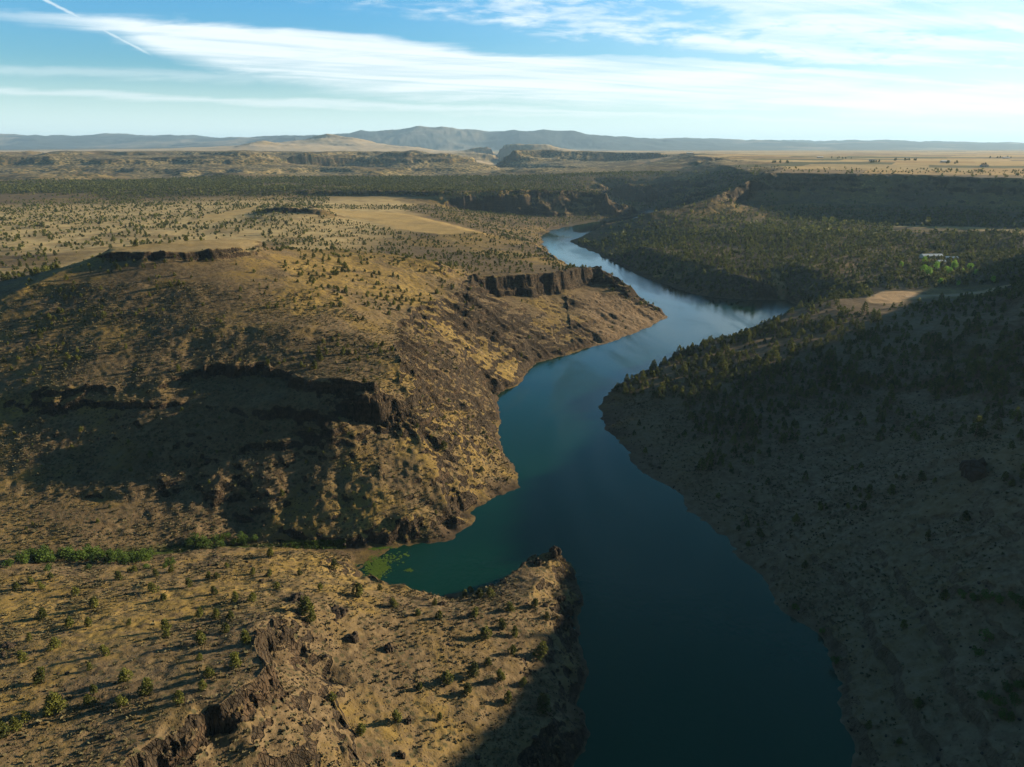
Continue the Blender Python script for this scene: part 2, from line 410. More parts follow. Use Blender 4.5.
class G:
    """small node-graph writer"""
    def __init__(self, tree):
        self.t = tree; self.n = tree.nodes; self.l = tree.links
    def node(self, kind, **kw):
        nd = self.n.new(kind)
        for k, v in kw.items(): setattr(nd, k, v)
        return nd
    def put(self, sock, v):
        if isinstance(v, bpy.types.NodeSocket): self.l.new(v, sock)
        elif v is not None:
            if sock.type == 'RGBA' and len(v) == 3: v = (*v, 1)
            sock.default_value = v
    def math(self, op, a, b=None, c=None, clamp=False):
        nd = self.node('ShaderNodeMath', operation=op, use_clamp=clamp)
        for i, v in enumerate((a, b, c)):
            if v is not None: self.put(nd.inputs[i], v)
        return nd.outputs[0]
    def vmath(self, op, a, b=None):
        nd = self.node('ShaderNodeVectorMath', operation=op)
        self.put(nd.inputs[0], a)
        if b is not None: self.put(nd.inputs[1], b)
        return nd.outputs[0]
    def mix(self, f, a, b, mode='MIX'):
        nd = self.node('ShaderNodeMix', data_type='RGBA', blend_type=mode)
        self.put(nd.inputs[0], f); self.put(nd.inputs[6], a); self.put(nd.inputs[7], b)
        return nd.outputs[2]
    def ramp(self, x, lo, hi, a=0.0, b=1.0):
        nd = self.node('ShaderNodeMapRange', interpolation_type='SMOOTHSTEP')
        for i, v in enumerate((x, lo, hi, a, b)): self.put(nd.inputs[i], v)
        return nd.outputs[0]
    def noise(self, vec, scale, detail=3.0, rough=.55, dist=0.0):
        nd = self.node('ShaderNodeTexNoise')
        self.put(nd.inputs['Vector'], vec); self.put(nd.inputs['Scale'], scale); self.put(nd.inputs['Detail'], detail)
        self.put(nd.inputs['Roughness'], rough); self.put(nd.inputs['Distortion'], dist)
        return nd.outputs[0]
    def voro(self, vec, scale, feature='F1', rand=1.0):
        nd = self.node('ShaderNodeTexVoronoi', feature=feature)
        self.put(nd.inputs['Vector'], vec); self.put(nd.inputs['Scale'], scale); self.put(nd.inputs['Randomness'], rand)
        return nd.outputs[0], nd.outputs[1]
    def attr(self, name):
        nd = self.node('ShaderNodeAttribute', attribute_name=name)
        s = self.node('ShaderNodeSeparateColor'); self.l.new(nd.outputs['Color'], s.inputs[0])
        return nd.outputs['Color'], s.outputs[0], s.outputs[1], s.outputs[2], nd.outputs['Alpha']
    def bump(self, h, strength, dist, normal=None):
        nd = self.node('ShaderNodeBump')
        self.put(nd.inputs['Height'], h); self.put(nd.inputs['Strength'], strength); self.put(nd.inputs['Distance'], dist)
        if normal is not None: self.put(nd.inputs['Normal'], normal)
        return nd.outputs[0]

def material(name):
    m = bpy.data.materials.new(name); m.use_nodes = True
    g = G(m.node_tree); b = next(n for n in m.node_tree.nodes if n.type == 'BSDF_PRINCIPLED')
    return m, g, b

def simple(name, col, rough=.8, var=.35, scale=3.0, spec=.2):
    m, g, b = material(name)
    oi = g.node('ShaderNodeObjectInfo'); geo = g.node('ShaderNodeNewGeometry')
    n = g.noise(geo.outputs['Position'], scale, 2)
    f = g.math('MULTIPLY_ADD', n, 2 * var, 1 - var)
    c = g.mix(1.0, col, (1, 1, 1), 'MULTIPLY')
    vm = g.node('ShaderNodeVectorMath', operation='SCALE'); g.put(vm.inputs[0], c); g.put(vm.inputs['Scale'], f)
    g.put(b.inputs['Base Color'], vm.outputs[0]); b.inputs['Roughness'].default_value = rough; b.inputs['Specular IOR Level'].default_value = spec
    return m

# ------------------------------------------------------------------ ground material
def ground_material():
    m, g, b = material('dry_rangeland')
    geo = g.node('ShaderNodeNewGeometry'); P = geo.outputs['Position']
    _, rock, gold, lush, wood = g.attr('cover')
    tint, _, _, _, tintw = g.attr('tint')
    _, pale, scrub_shade, bare, _ = g.attr('extra')
    sx = g.node('ShaderNodeSeparateXYZ'); g.put(sx.inputs[0], P); Z = sx.outputs[2]
    n_big = g.noise(P, .006, 4, .6); n_mid = g.noise(P, .035, 4, .6); n_fine = g.noise(P, .22, 4, .65); n_dust = g.noise(P, 1.1, 3, .7)
    grass = g.mix(g.ramp(n_mid, .36, .64), (.185, .130, .042), (.300, .212, .068))
    grass = g.mix(g.ramp(n_fine, .42, .66), grass, (.120, .086, .044))
    soil = g.mix(g.ramp(n_fine, .38, .62), (.098, .070, .040), (.150, .110, .062))
    base = g.mix(g.ramp(g.math('ADD', n_big, g.math('MULTIPLY', n_mid, .6)), .68, .86), grass, soil)
    # sagebrush and stones too small to be modelled
    d1, c1 = g.voro(P, .33)
    sp = g.math('MULTIPLY', g.ramp(d1, .42, .22), g.ramp(n_mid, .34, .52))
    base = g.mix(g.math('MULTIPLY', sp, .85), base, (.050, .050, .026))
    d2, c2 = g.voro(P, .9)
    st = g.math('MULTIPLY', g.ramp(d2, .36, .18), g.ramp(g.noise(P, .05, 4, .7), .42, .56))
    base = g.mix(g.math('MULTIPLY', st, .9), base, (.036, .028, .021))
    # rock
    rn = g.noise(P, .3, 5, .7, .4)
    strata = g.node('ShaderNodeTexNoise'); mp = g.node('ShaderNodeMapping'); g.put(mp.inputs[0], P); mp.inputs['Scale'].default_value = (.02, .02, .5)
    g.put(strata.inputs['Vector'], mp.outputs[0]); strata.inputs['Scale'].default_value = 1.0; strata.inputs['Detail'].default_value = 4
    rockc = g.mix(g.ramp(rn, .36, .66), (.021, .017, .013), (.066, .050, .034))
    rockc = g.mix(g.ramp(strata.outputs[0], .5, .68, 0, .6), rockc, (.095, .062, .038))
    cm_ = g.node('ShaderNodeMapping'); g.put(cm_.inputs[0], P); cm_.inputs['Scale'].default_value = (.62, .62, .07)
    crack, _ = g.voro(cm_.outputs[0], 1.0, 'DISTANCE_TO_EDGE')
    crk = g.ramp(crack, .0, .11)
    rockc = g.mix(g.math('MULTIPLY', g.ramp(crack, .0, .14, .6, 0), g.ramp(rock, .45, .95)), rockc, (.010, .008, .007))
    rmask = g.ramp(g.math('ADD', rock, g.math('MULTIPLY_ADD', n_fine, .7, -.35)), .34, .62)
    base = g.mix(rmask, base, rockc)
    # shoreline: bare brown rock up to the old water line
    sh = g.ramp(g.math('ADD', Z, g.math('MULTIPLY', n_fine, -9.0)), 1.2, -3.2)
    base = g.mix(g.math('MULTIPLY', sh, g.ramp(n_mid, .3, .6, .25, .8)), base, g.mix(g.ramp(rn, .35, .6), (.030, .022, .016), (.068, .048, .033)))
    base = g.mix(g.math('MULTIPLY', scrub_shade, g.ramp(n_mid, .3, .62, 1.0, .55)), base, g.mix(g.ramp(n_fine, .35, .65), (.040, .040, .024), (.085, .072, .045)))  # scrub cover with shade mixed into its dark colour
    base = g.mix(bare, base, g.mix(g.ramp(n_fine, .35, .65), (.125, .086, .053), (.195, .142, .090)))
    base = g.mix(pale, base, g.mix(g.ramp(n_mid, .35, .65), (.30, .225, .110), (.43, .335, .165)))
    base = g.mix(gold, base, g.mix(g.ramp(n_mid, .3, .7), (.36, .255, .10), (.42, .30, .125)))
    base = g.mix(lush, base, g.mix(g.ramp(n_fine, .35, .65), (.022, .034, .010), (.050, .070, .014)))
    # woodland litter and distant tree speckle
    d3, _ = g.voro(P, .055)
    fs = g.math('MULTIPLY', g.ramp(d3, .62, .40), wood)
    base = g.mix(g.math('MULTIPLY', fs, .9), base, (.030, .040, .020))
    base = g.mix(tintw, base, tint)
    g.put(b.inputs['Base Color'], base)
    b.inputs['Roughness'].default_value = .95; b.inputs['Specular IOR Level'].default_value = .08
    h = g.math('ADD', g.math('MULTIPLY', n_dust, .34), g.math('MULTIPLY', n_fine, .42))
    h = g.math('ADD', h, g.math('MULTIPLY', rmask, g.math('MULTIPLY_ADD', rn, 1.8, g.math('MULTIPLY', crk, .9))))
    h = g.math('ADD', h, g.math('MULTIPLY', st, .25))
    g.put(b.inputs['Normal'], g.bump(h, .8, 1.0))
    return m

# ------------------------------------------------------------------ ground mesh
def poly_mask(poly, x, y, soft):
    """1 inside a world polygon, falling to 0 over about soft metres outside its edge"""
    px, py = np.array([p[0] for p in poly]), np.array([p[1] for p in poly])
    inside = np.zeros(x.shape, bool); dist = np.full(x.shape, 1e9, np.float32)
    sel = (x > px.min() - soft * 2) & (x < px.max() + soft * 2) & (y > py.min() - soft * 2) & (y < py.max() + soft * 2)
    if not sel.any(): return np.zeros(x.shape, np.float32)
    xs, ys = x[sel], y[sel]; ins = np.zeros(xs.shape, bool); ds = np.full(xs.shape, 1e9)
    n = len(px)
    for i in range(n):
        x1, y1, x2, y2 = px[i], py[i], px[(i + 1) % n], py[(i + 1) % n]
        cross = ((y1 > ys) != (y2 > ys)) & (xs < (x2 - x1) * (ys - y1) / (y2 - y1 + 1e-9) + x1)
        ins ^= cross
        t = np.clip(((xs - x1) * (x2 - x1) + (ys - y1) * (y2 - y1)) / ((x2 - x1) ** 2 + (y2 - y1) ** 2 + 1e-9), 0, 1)
        ds = np.minimum(ds, np.hypot(xs - x1 - t * (x2 - x1), ys - y1 - t * (y2 - y1)))
    out = np.zeros(x.shape, np.float32)
    out[sel] = np.where(ins, 1.0, np.clip(1 - ds / soft, 0, 1))
    return out

def line_dist(line, x, y):
    d = np.full(x.shape, 1e9, np.float32)
    for (a, b) in zip(line[:-1], line[1:]):
        ex, ey = b[0] - a[0], b[1] - a[1]
        t = np.clip(((x - a[0]) * ex + (y - a[1]) * ey) / (ex * ex + ey * ey + 1e-9), 0, 1)
        d = np.minimum(d, np.hypot(x - a[0] - t * ex, y - a[1] - t * ey))
    return d

FIELD = [at(*p) for p in ((330, 211, 66), (400, 212.5, 64), (440, 220, 63), (484, 232, 62), (440, 234, 62), (400, 228, 64), (365, 219, 66))]
FIELD2 = [at(*p) for p in ((206, 217, 67), (262, 206, 68), (250, 213, 67), (215, 222, 66))]
FIELD3 = [at(*p) for p in ((893, 227, 50), (960, 228, 60), (1024, 229, 72), (1024, 231.5, 70), (960, 230.5, 59), (893, 229.5, 49))]
CREEK = [at(*p) for p in ((-200, 548, 22), (0, 551, 19), (60, 557, 15), (150, 553, 9), (215, 547, 5), (290, 545.5, 2), (340, 547, 0.4))]
TERRACE = [at(*p) for p in ((868, 297.5, 49), (880, 292, 50), (905, 291, 51), (918, 293.5, 51), (905, 300, 49), (890, 303, 48), (872, 302, 48))]
TRACK = [at(*p) for p in ((905, 297, 50), (930, 295.5, 51), (960, 295, 51), (985, 292, 53), (1005, 288, 56), (1040, 280, 64))]

def cover_attributes(x, y, z, slope):
    r = np.hypot(x, y)
    n1 = fbm(x, y, 60.0, 4, .55, 21); n2 = fbm(x, y, 300.0, 4, .55, 22)
    rock = sstep(.58, 1.1, slope + .18 * n1 + .36 * sstep(690, 760, r) * (r < 1150) * (x > -60) - .25 * sstep(90, 130, x) * (r < 520))
    farrock = sstep(.36, .8, slope + .10 * n1)
    k = sstep(1200, 3000, r)
    rock = rock * (1 - k) + farrock * k * .6
    gold = np.zeros_like(x)
    for p, s in ((FIELD, 14), (FIELD2, 30), (FIELD3, 10)):
        gold = np.maximum(gold, poly_mask(p, x + 6 * n1, y + 12 * n1, s) * (.8 + .4 * n1))
    lush = np.clip(1.3 - line_dist(CREEK, x, y) / (3.5 + 3 * n1), 0, 1) * (r < 700) * sstep(8, 3, slope * 10)
    u, v = project(x, y, z)
    # woods too far away to be built tree by tree
    wood = sstep(3000, 3600, r) * sstep(-.35, .35, n2 + .35 - sstep(7000, 9000, r) * .9) * (1 - sstep(9000, 14000, r)) * (x < 2600)
    cov = np.stack([rock, np.clip(gold, 0, 1), np.clip(lush, 0, 1), np.clip(wood, 0, 1)], 1)
    plain = sstep(900, 1300, r) * (1 - sstep(2300, 2700, r)) * (1 - sstep(.10, .3, slope)) * sstep(-150, -330, x) * sstep(-.5, .3, n2 + n1 * .6 + .25)
    plain = np.maximum(plain, sstep(3300, 4200, r) * (1 - sstep(.3, .6, slope)) * .75 * sstep(-.3, .3, n1 + n2) * (x < 1200))
    # crust of the butte's flat top
    plain = np.maximum(plain, ((z > 121) & (r < 1000) & (x < 0) & (slope < .3)) * .5)
    scrub_shade = sstep(1020, 1150, r) * (1 - sstep(2300, 3000, r)) * sstep(120, 200, x) * np.clip(1.0 - 1.2 * sstep(.15, .5, n1 + .6 * n2) * (1 - sstep(1500, 1700, r)), .15, 1)  # dark scrub tint that also paints shade onto the bench and peninsula
    scrub_shade = np.maximum(scrub_shade, sstep(2350, 2500, r) * (1 - sstep(3300, 3600, r)) * (x < 900) * .55 * sstep(70, 84, z) * np.clip(1 - 1.6 * sstep(.05, .4, n1 * .6 + n2), 0, 1))
    scrub_shade = scrub_shade * (1 - sstep(.16, .32, slope) * sstep(1350, 1500, r) * .85)
    bare = (r < 1000) * sstep(60, 95, x - .02 * y) * .75
    extra = np.stack([plain, scrub_shade, bare, plain * 0], 1)
    # farmland on the plateau: blocks of stubble, hay and fallow
    ca, sa = math.cos(.5), math.sin(.5)
    fx, fy = (x * ca - y * sa), (x * sa + y * ca)
    ix = np.floor(fx / 420 + .3 * np.floor(fy / 300)).astype(np.int64); iy = np.floor(fy / 300).astype(np.int64)
    h = _PERM[(_PERM[ix & 1023] + iy) & 1023] / 1023.0
    pal = np.array([(.34, .22, .085), (.42, .29, .12), (.27, .185, .085), (.36, .27, .13), (.075, .085, .035), (.46, .33, .15), (.20, .14, .075), (.38, .25, .10)], np.float32)
    tc = pal[(h * 7.99).astype(int)] * (1 + .25 * n1)[:, None]
    wgt = (z > 138) * (1 - sstep(.03, .10, slope)) * sstep(.10, .2, x / np.maximum(y, 1)) * sstep(2050, 2500, r) * .9
    wgt = wgt * (1 - sstep(15000, 20000, r))
    # beyond the farms: pale plain, then dark wooded ranges with haze blue put into their colour
    pale = sstep(6500, 8500, r) * (1 - sstep(13500, 17000, r)) * (1 - wgt) * .9 * (1 - sstep(.12, .35, slope) * .8)
    tc = tc * (1 - pale)[:, None] + np.array((.44, .35, .235), np.float32)[None] * pale[:, None]
    mtn = sstep(14500, 18000, r)
    mc = np.array((.038, .052, .060), np.float32)[None] + np.array((.16, .12, .075), np.float32)[None] * sstep(.0, .5, fbm(x, y, 1800.0, 4, .55, 23))[:, None]
    tc = tc * (1 - mtn)[:, None] + mc * mtn[:, None]
    wgt = np.clip(wgt + pale + mtn, 0, 1)
    # bulldozed terrace and its track
    tw = np.maximum(poly_mask(TERRACE, x + 2 * n1, y + 2 * n1, 5), 0)
    tw = np.maximum(tw, np.clip(2.2 - line_dist(TRACK, x, y) / 6, 0, 1) * (.75 + n1))
    tw = np.clip(tw, 0, 1)
    # ochre gully banks, and tan strips that paint sunlight on benches and slopes
    ochre_lit = np.zeros_like(x)
    for ln, wd in (([at(*p) for p in ((852, 262, 44), (862, 272, 38), (868, 282, 32))], 16), ([at(*p) for p in ((845, 232, 58), (880, 228, 56))], 14), ([at(*p) for p in ((606, 171, 84), (640, 167, 100), (676, 162, 120))], 70), ([at(*p) for p in ((735, 225, 55), (748, 228, 56))], 10), ([at(*p) for p in ((770, 272, 32), (782, 282, 26))], 9)):
        ochre_lit = np.maximum(ochre_lit, np.clip(1.3 - line_dist(ln, x + 14 * n1, y + 14 * n1) / wd, 0, 1))
    tw = np.maximum(tw, ochre_lit * .8)
    tc = tc * (1 - tw)[:, None] + np.array((.40, .27, .15), np.float32)[None] * tw[:, None]
    wgt = np.maximum(wgt, tw * .9)
    tint = np.concatenate([np.clip(tc, 0, 1), wgt[:, None]], 1)
    return cov, tint, extra

def build_ground(mat):
    q = DETAIL
    th = np.concatenate([np.arange(-63, -40, .35), np.arange(-40, 40, .075 / q), np.arange(40, 73, .35)])
    lr = np.concatenate([np.linspace(math.log(62), math.log(125), 40)[:-1], np.arange(math.log(125), math.log(1300), .0021 / q),
                         np.arange(math.log(1300), math.log(3600), .0028 / q), np.arange(math.log(3600), math.log(39500), .0055 / q)])
    th = np.radians(th)
    nt, nr = len(th), len(lr)
    T, R = np.meshgrid(th, np.exp(lr))
    x = (R * np.sin(T)).ravel(); y = (R * np.cos(T)).ravel()
    z = np.concatenate([height(x[i:i + 400000], y[i:i + 400000]) for i in range(0, len(x), 400000)])
    Z2 = z.reshape(nr, nt)
    dzr = np.gradient(Z2, axis=0) / np.gradient(R, axis=0)
    dzt = np.gradient(Z2, axis=1) / (R * np.gradient(T, axis=1))
    slope = np.hypot(dzr, dzt).ravel()
    cov, tint, extra = cover_attributes(x, y, z, slope)
    co = np.stack([x, y, z], 1)
    idx = np.arange(nt * nr, dtype=np.int32).reshape(nr, nt)
    faces = np.stack([idx[:-1, :-1], idx[:-1, 1:], idx[1:, 1:], idx[1:, :-1]], -1)[:, :, ::-1]
    cut = int(np.searchsorted(lr, math.log(9800)))
    f1 = faces[:cut].reshape(-1, 4); f2 = faces[cut:].reshape(-1, 4)
    nv1 = (cut + 1) * nt
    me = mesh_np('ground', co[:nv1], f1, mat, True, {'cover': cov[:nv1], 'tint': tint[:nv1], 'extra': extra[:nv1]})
    o = link(bpy.data.objects.new('ground', me)); o['kind'] = 'structure'
    o['label'] = 'dry golden canyon slopes and rangeland around the reservoir'
    off = cut * nt
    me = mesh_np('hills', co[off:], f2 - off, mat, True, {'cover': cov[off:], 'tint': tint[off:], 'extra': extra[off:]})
    o = link(bpy.data.objects.new('hills', me)); o['kind'] = 'structure'
    o['label'] = 'blue hazy hills and ridges along the horizon'
    # what the viewpoint sees, for placing plants: running maximum of the sight line angle
    ang = (Z2 - CAM_Z) / R
    hor = np.maximum.accumulate(ang, axis=0)
    return dict(th=th, lr=lr, hor=hor, Z=Z2, slope=slope.reshape(nr, nt))

GROUND_MAT = ground_material()
TER = build_ground(GROUND_MAT)

def lookup(name, x, y):
    i = np.clip(np.searchsorted(TER['lr'], np.log(np.hypot(x, y))), 0, len(TER['lr']) - 1)
    j = np.clip(np.searchsorted(TER['th'], np.arctan2(x, y)), 0, len(TER['th']) - 1)
    return TER[name][i, j]

def ground_z(x, y):
    """height of the mesh itself (linear between its rows and columns)"""
    l = np.log(np.hypot(x, y)); t = np.arctan2(x, y)
    i = np.clip(np.searchsorted(TER['lr'], l) - 1, 0, len(TER['lr']) - 2)
    j = np.clip(np.searchsorted(TER['th'], t) - 1, 0, len(TER['th']) - 2)
    a = (l - TER['lr'][i]) / (TER['lr'][i + 1] - TER['lr'][i]); b = (t - TER['th'][j]) / (TER['th'][j + 1] - TER['th'][j])
    Zg = TER['Z']
    return (Zg[i, j] * (1 - b) + Zg[i, j + 1] * b) * (1 - a) + (Zg[i + 1, j] * (1 - b) + Zg[i + 1, j + 1] * b) * a

def seen(x, y, z):
    """is the point z above (x, y) in view of the camera"""
    h = lookup('hor', x, y); r = np.hypot(x, y)
    u, v = project(x, y, z)
    return ((z - CAM_Z) / r >= h - .002) & (u > -4) & (u < W + 4) & (v < HGT + 4)

def on_ground(u, v):
    """where the sight line through a pixel meets the ground"""
    x = (u - 512.0) / F; yy = (383.5 - v) / F
    dy, dz = CP + yy * SP, -SP + yy * CP
    k = math.atan2(x, dy); j = int(np.clip(np.searchsorted(TER['th'], k), 0, len(TER['th']) - 1))
    m = dz / math.hypot(x, dy)
    col = TER['Z'][:, j]; R = np.exp(TER['lr'])
    below = CAM_Z + m * R <= col
    i = int(np.argmax(below)) if below.any() else len(R) - 1
    return R[i] * math.sin(k), R[i] * math.cos(k)

# ------------------------------------------------------------------ water
def water_material():
    m, g, b = material('reservoir_water')
    geo = g.node('ShaderNodeNewGeometry'); P = geo.outputs['Position']
    n = g.noise(P, .006, 3, .55, .6)
    g.put(b.inputs['Base Color'], g.mix(g.ramp(n, .35, .65), (.0012, .021, .014), (.0022, .029, .017)))
    b.inputs['IOR'].default_value = 1.33; b.inputs['Specular IOR Level'].default_value = .5; b.inputs['Specular Tint'].default_value = (.10, 1.0, .58, 1)
    mp = g.node('ShaderNodeMapping'); g.put(mp.inputs[0], P); mp.inputs['Scale'].default_value = (.010, .003, .01); mp.inputs['Rotation'].default_value = (0, 0, .5)
    wind = g.noise(mp.outputs[0], 1.0, 4, .6, .8)
    g.put(b.inputs['Roughness'], g.ramp(wind, .40, .62, .05, .26))
    r1 = g.noise(P, 1.1, 3, .6); r2 = g.noise(P, .30, 3, .55)
    g.put(b.inputs['Normal'], g.bump(g.math('ADD', g.math('MULTIPLY', r1, g.ramp(wind, .35, .6, .02, .09)), g.math('MULTIPLY', r2, .16)), .5, 1.0))
    return m

def build_water():
    xs = np.concatenate([np.linspace(-180, 900, 28)]); ys = np.linspace(70, 3200, 60)
    X, Y = np.meshgrid(xs, ys)
    co = np.stack([X.ravel(), Y.ravel(), np.zeros(X.size)], 1)
    idx = np.arange(X.size).reshape(X.shape)
    f = np.stack([idx[:-1, :-1], idx[:-1, 1:], idx[1:, 1:], idx[1:, :-1]], -1).reshape(-1, 4)
    o = link(bpy.data.objects.new('water', mesh_np('water', co, f, water_material(), True)))
    o['kind'] = 'structure'; o['label'] = 'dark green reservoir winding through the canyon'
build_water()

# ------------------------------------------------------------------ plants
def leaf_material(name, dark, light, glow):
    m, g, b = material(name)
    geo = g.node('ShaderNodeNewGeometry'); P = geo.outputs['Position']
    n1 = g.noise(P, .11, 2, .5); n2 = g.noise(P, 2.3, 2, .6)
    c = g.mix(g.ramp(g.math('ADD', g.math('MULTIPLY', n1, .7), g.math('MULTIPLY', n2, .35)), .40, .66), dark, light)
    g.put(b.inputs['Base Color'], c); b.inputs['Roughness'].default_value = .75; b.inputs['Specular IOR Level'].default_value = .15
    tr = g.node('ShaderNodeBsdfTranslucent'); g.put(tr.inputs['Color'], c)
    mx = g.node('ShaderNodeMixShader'); mx.inputs[0].default_value = glow
    out = next(n for n in m.node_tree.nodes if n.type == 'OUTPUT_MATERIAL')
    g.l.new(b.outputs[0], mx.inputs[1]); g.l.new(tr.outputs[0], mx.inputs[2]); g.l.new(mx.outputs[0], out.inputs['Surface'])
    return m

M_JUNIPER = leaf_material('juniper_foliage', (.036, .046, .010), (.132, .140, .030), .28)
M_PINE = leaf_material('pine_foliage', (.034, .050, .014), (.120, .130, .030), .35)
M_WILLOW = leaf_material('willow_foliage', (.040, .075, .014), (.095, .150, .028), .3)
M_COTTON = leaf_material('cottonwood_foliage', (.13, .26, .035), (.27, .46, .065), .35)
M_SAGE = leaf_material('sagebrush_foliage', (.060, .056, .028), (.125, .110, .060), .1)
M_BARK = simple('juniper_bark', (.12, .085, .06), .9)
M_STONE = simple('basalt_stone', (.042, .032, .024), .9, .5, .8, .1)

RND = np.random.RandomState(11)

def crown_np(kind, n, size, seed):
    """leaf tufts of one crown, unit height 1 from z=0: (4n,3) corners of small quads spread through its lobes"""
    r = np.random.RandomState(seed)
    if kind == 'pine':                       # tapering, ragged whorls
        h = r.beta(1.25, 1.7, n); prof = .30 * (1.02 - h) ** .62 * (.75 + .5 * np.abs(np.sin(h * 17 + r.rand() * 6)))
        a = r.rand(n) * 2 * np.pi; a = a + .35 * np.sin(a * 3 + seed)
        rad = prof * np.sqrt(r.uniform(.25, 1.0, n))
        c = np.stack([rad * np.cos(a), rad * np.sin(a), .06 + h * .92], 1)
    else:
        k = {'juniper': 8, 'willow': 10, 'cotton': 11}[kind]
        lob = []
        for i in range(k):
            t = (i + r.rand()) / k
            if kind == 'juniper': cz, lr_, off = .16 + .62 * t, .27 * (1 - .52 * t) * r.uniform(.8, 1.2), .17 * (1 - .75 * t)
            elif kind == 'willow': cz, lr_, off = .22 + .45 * r.rand(), .26 * r.uniform(.7, 1.25), .42
            else: cz, lr_, off = .34 + .48 * t, .22 * r.uniform(.8, 1.25), .20 * (1 - .5 * t)
            aa = r.rand() * 6.283
            lob.append((off * np.cos(aa) * r.uniform(.4, 1.1), off * np.sin(aa) * r.uniform(.4, 1.1), cz, lr_))
        lob = np.array(lob); w = lob[:, 3] ** 2; pick = r.choice(k, n, p=w / w.sum())
        d = r.normal(size=(n, 3)); d /= np.linalg.norm(d, axis=1, keepdims=True)
        c = lob[pick, :3] + d * (lob[pick, 3] * r.uniform(.45, 1.05, n) ** .6)[:, None] * np.array([1, 1, 1.12])
        c[:, 2] = np.clip(c[:, 2], .03, None)
    u = r.normal(size=(n, 3)); u /= np.linalg.norm(u, axis=1, keepdims=True)
    v = np.cross(u, r.normal(size=(n, 3))); v /= np.linalg.norm(v, axis=1, keepdims=True)
    s = size * r.uniform(.6, 1.35, n)[:, None]
    q = np.stack([c - u * s - v * s * .6, c + u * s - v * s * .6, c + u * s * .7 + v * s * .6, c - u * s * .7 + v * s * .6], 1)
    return q.reshape(-1, 3)

def quads(n): return np.arange(4 * n).reshape(n, 4)

def trunk_np(h, r0, seed):
    """tapered leaning stem with two boughs, six-sided"""
    r = np.random.RandomState(seed); co, fs = [], []
    def tube(p):
        b = len(co)
        for (x, y, z, rad) in p:
            for i in range(6):
                co.append((x + rad * math.cos(i * math.pi / 3), y + rad * math.sin(i * math.pi / 3), z))
        for s in range(len(p) - 1):
            for i in range(6):
                j = (i + 1) % 6
                fs.append((b + s * 6 + i, b + s * 6 + j, b + s * 6 + 6 + j, b + s * 6 + 6 + i))
    l = r.uniform(-.05, .05, 2)
    tube([(0, 0, -.06, r0 * 1.4), (l[0] * .3, l[1] * .3, h * .25, r0), (l[0], l[1], h * .6, r0 * .65), (l[0] * 1.2, l[1] * 1.3, h * .92, r0 * .2)])
    for _ in range(2):
        a = r.rand() * 6.28; z0 = h * r.uniform(.2, .4)
        tube([(l[0] * .4, l[1] * .4, z0, r0 * .6), (.10 * math.cos(a), .10 * math.sin(a), z0 + .12 * h, r0 * .4), (.17 * math.cos(a), .17 * math.sin(a), z0 + .3 * h, r0 * .15)])
    return np.array(co), np.array(fs)

def protos(kind, mat, n, size, count, seed0):
    out = []
    for i in range(count):
        cm = mesh_np(kind + '_crown', crown_np(kind, n, size, seed0 + i), quads(n), mat)
        tco, tf = trunk_np(.75, .030 if kind == 'pine' else .04, seed0 + i)
        out.append((cm, mesh_np(kind + '_trunk', tco, tf, M_BARK, True)))
    return out

PROTO = {'juniper': protos('juniper', M_JUNIPER, 620, .040, 7, 100), 'pine': protos('pine', M_PINE, 520, .036, 6, 200),
         'willow': protos('willow', M_WILLOW, 700, .046, 5, 300), 'cotton': protos('cotton', M_COTTON, 700, .036, 4, 400)}

def plant(name, kind, x, y, h, wide, label, cat, group, seed):
    """one tree of its own: an Empty at the foot, trunk and crown under it"""
    r = random.Random(seed)
    e = link(bpy.data.objects.new(name, None)); e.empty_display_size = .5
    e.location = (x, y, float(ground_z(np.array([x]), np.array([y]))[0]) - .05); e.rotation_euler = (r.uniform(-.05, .05), r.uniform(-.05, .05), r.uniform(0, 6.28))
    e.scale = (h * wide, h * wide, h)
    tag(e, label, cat, group)
    cm, tm = PROTO[kind][seed % len(PROTO[kind])]
    link(bpy.data.objects.new('crown', cm), e); link(bpy.data.objects.new('trunk', tm), e)
    return e

def merged(name, label, kind, mat, xs, ys, hs, wides, n, size, count, seed0):
    """the rest of a kind, as one mass"""
    P = [crown_np(kind, n, size, seed0 + i).astype(np.float32) for i in range(count)]
    m = len(xs); zs = ground_z(xs, ys) - .1
    a = RND.rand(m) * 6.283; ca, sa = np.cos(a), np.sin(a); which = RND.randint(0, count, m)
    out = np.empty((m, 4 * n, 3), np.float32)
    for i in range(count):
        k = np.where(which == i)[0]
        if not len(k): continue
        p = P[i]; w = (hs * wides)[k][:, None]
        out[k, :, 0] = xs[k][:, None] + (p[None, :, 0] * ca[k][:, None] - p[None, :, 1] * sa[k][:, None]) * w
        out[k, :, 1] = ys[k][:, None] + (p[None, :, 0] * sa[k][:, None] + p[None, :, 1] * ca[k][:, None]) * w
        out[k, :, 2] = zs[k][:, None] + p[None, :, 2] * hs[k][:, None]
    o = link(bpy.data.objects.new(name, mesh_np(name, out.reshape(-1, 3), quads(m * n), mat)))
    o['kind'] = 'stuff'; o['label'] = label
    return o

# --- where trees grow: density per 100 square metres, by patch of land (outlines read off the photograph, kept in world space)
def inpoly(u, v, poly):
    ins = np.zeros(u.shape, bool); n = len(poly)
    for i in range(n):
        x1, y1 = poly[i]; x2, y2 = poly[(i + 1) % n]
        if y1 == y2: continue
        ins ^= ((y1 > v) != (y2 > v)) & (u < (x2 - x1) * (v - y1) / (y2 - y1) + x1)
    return ins

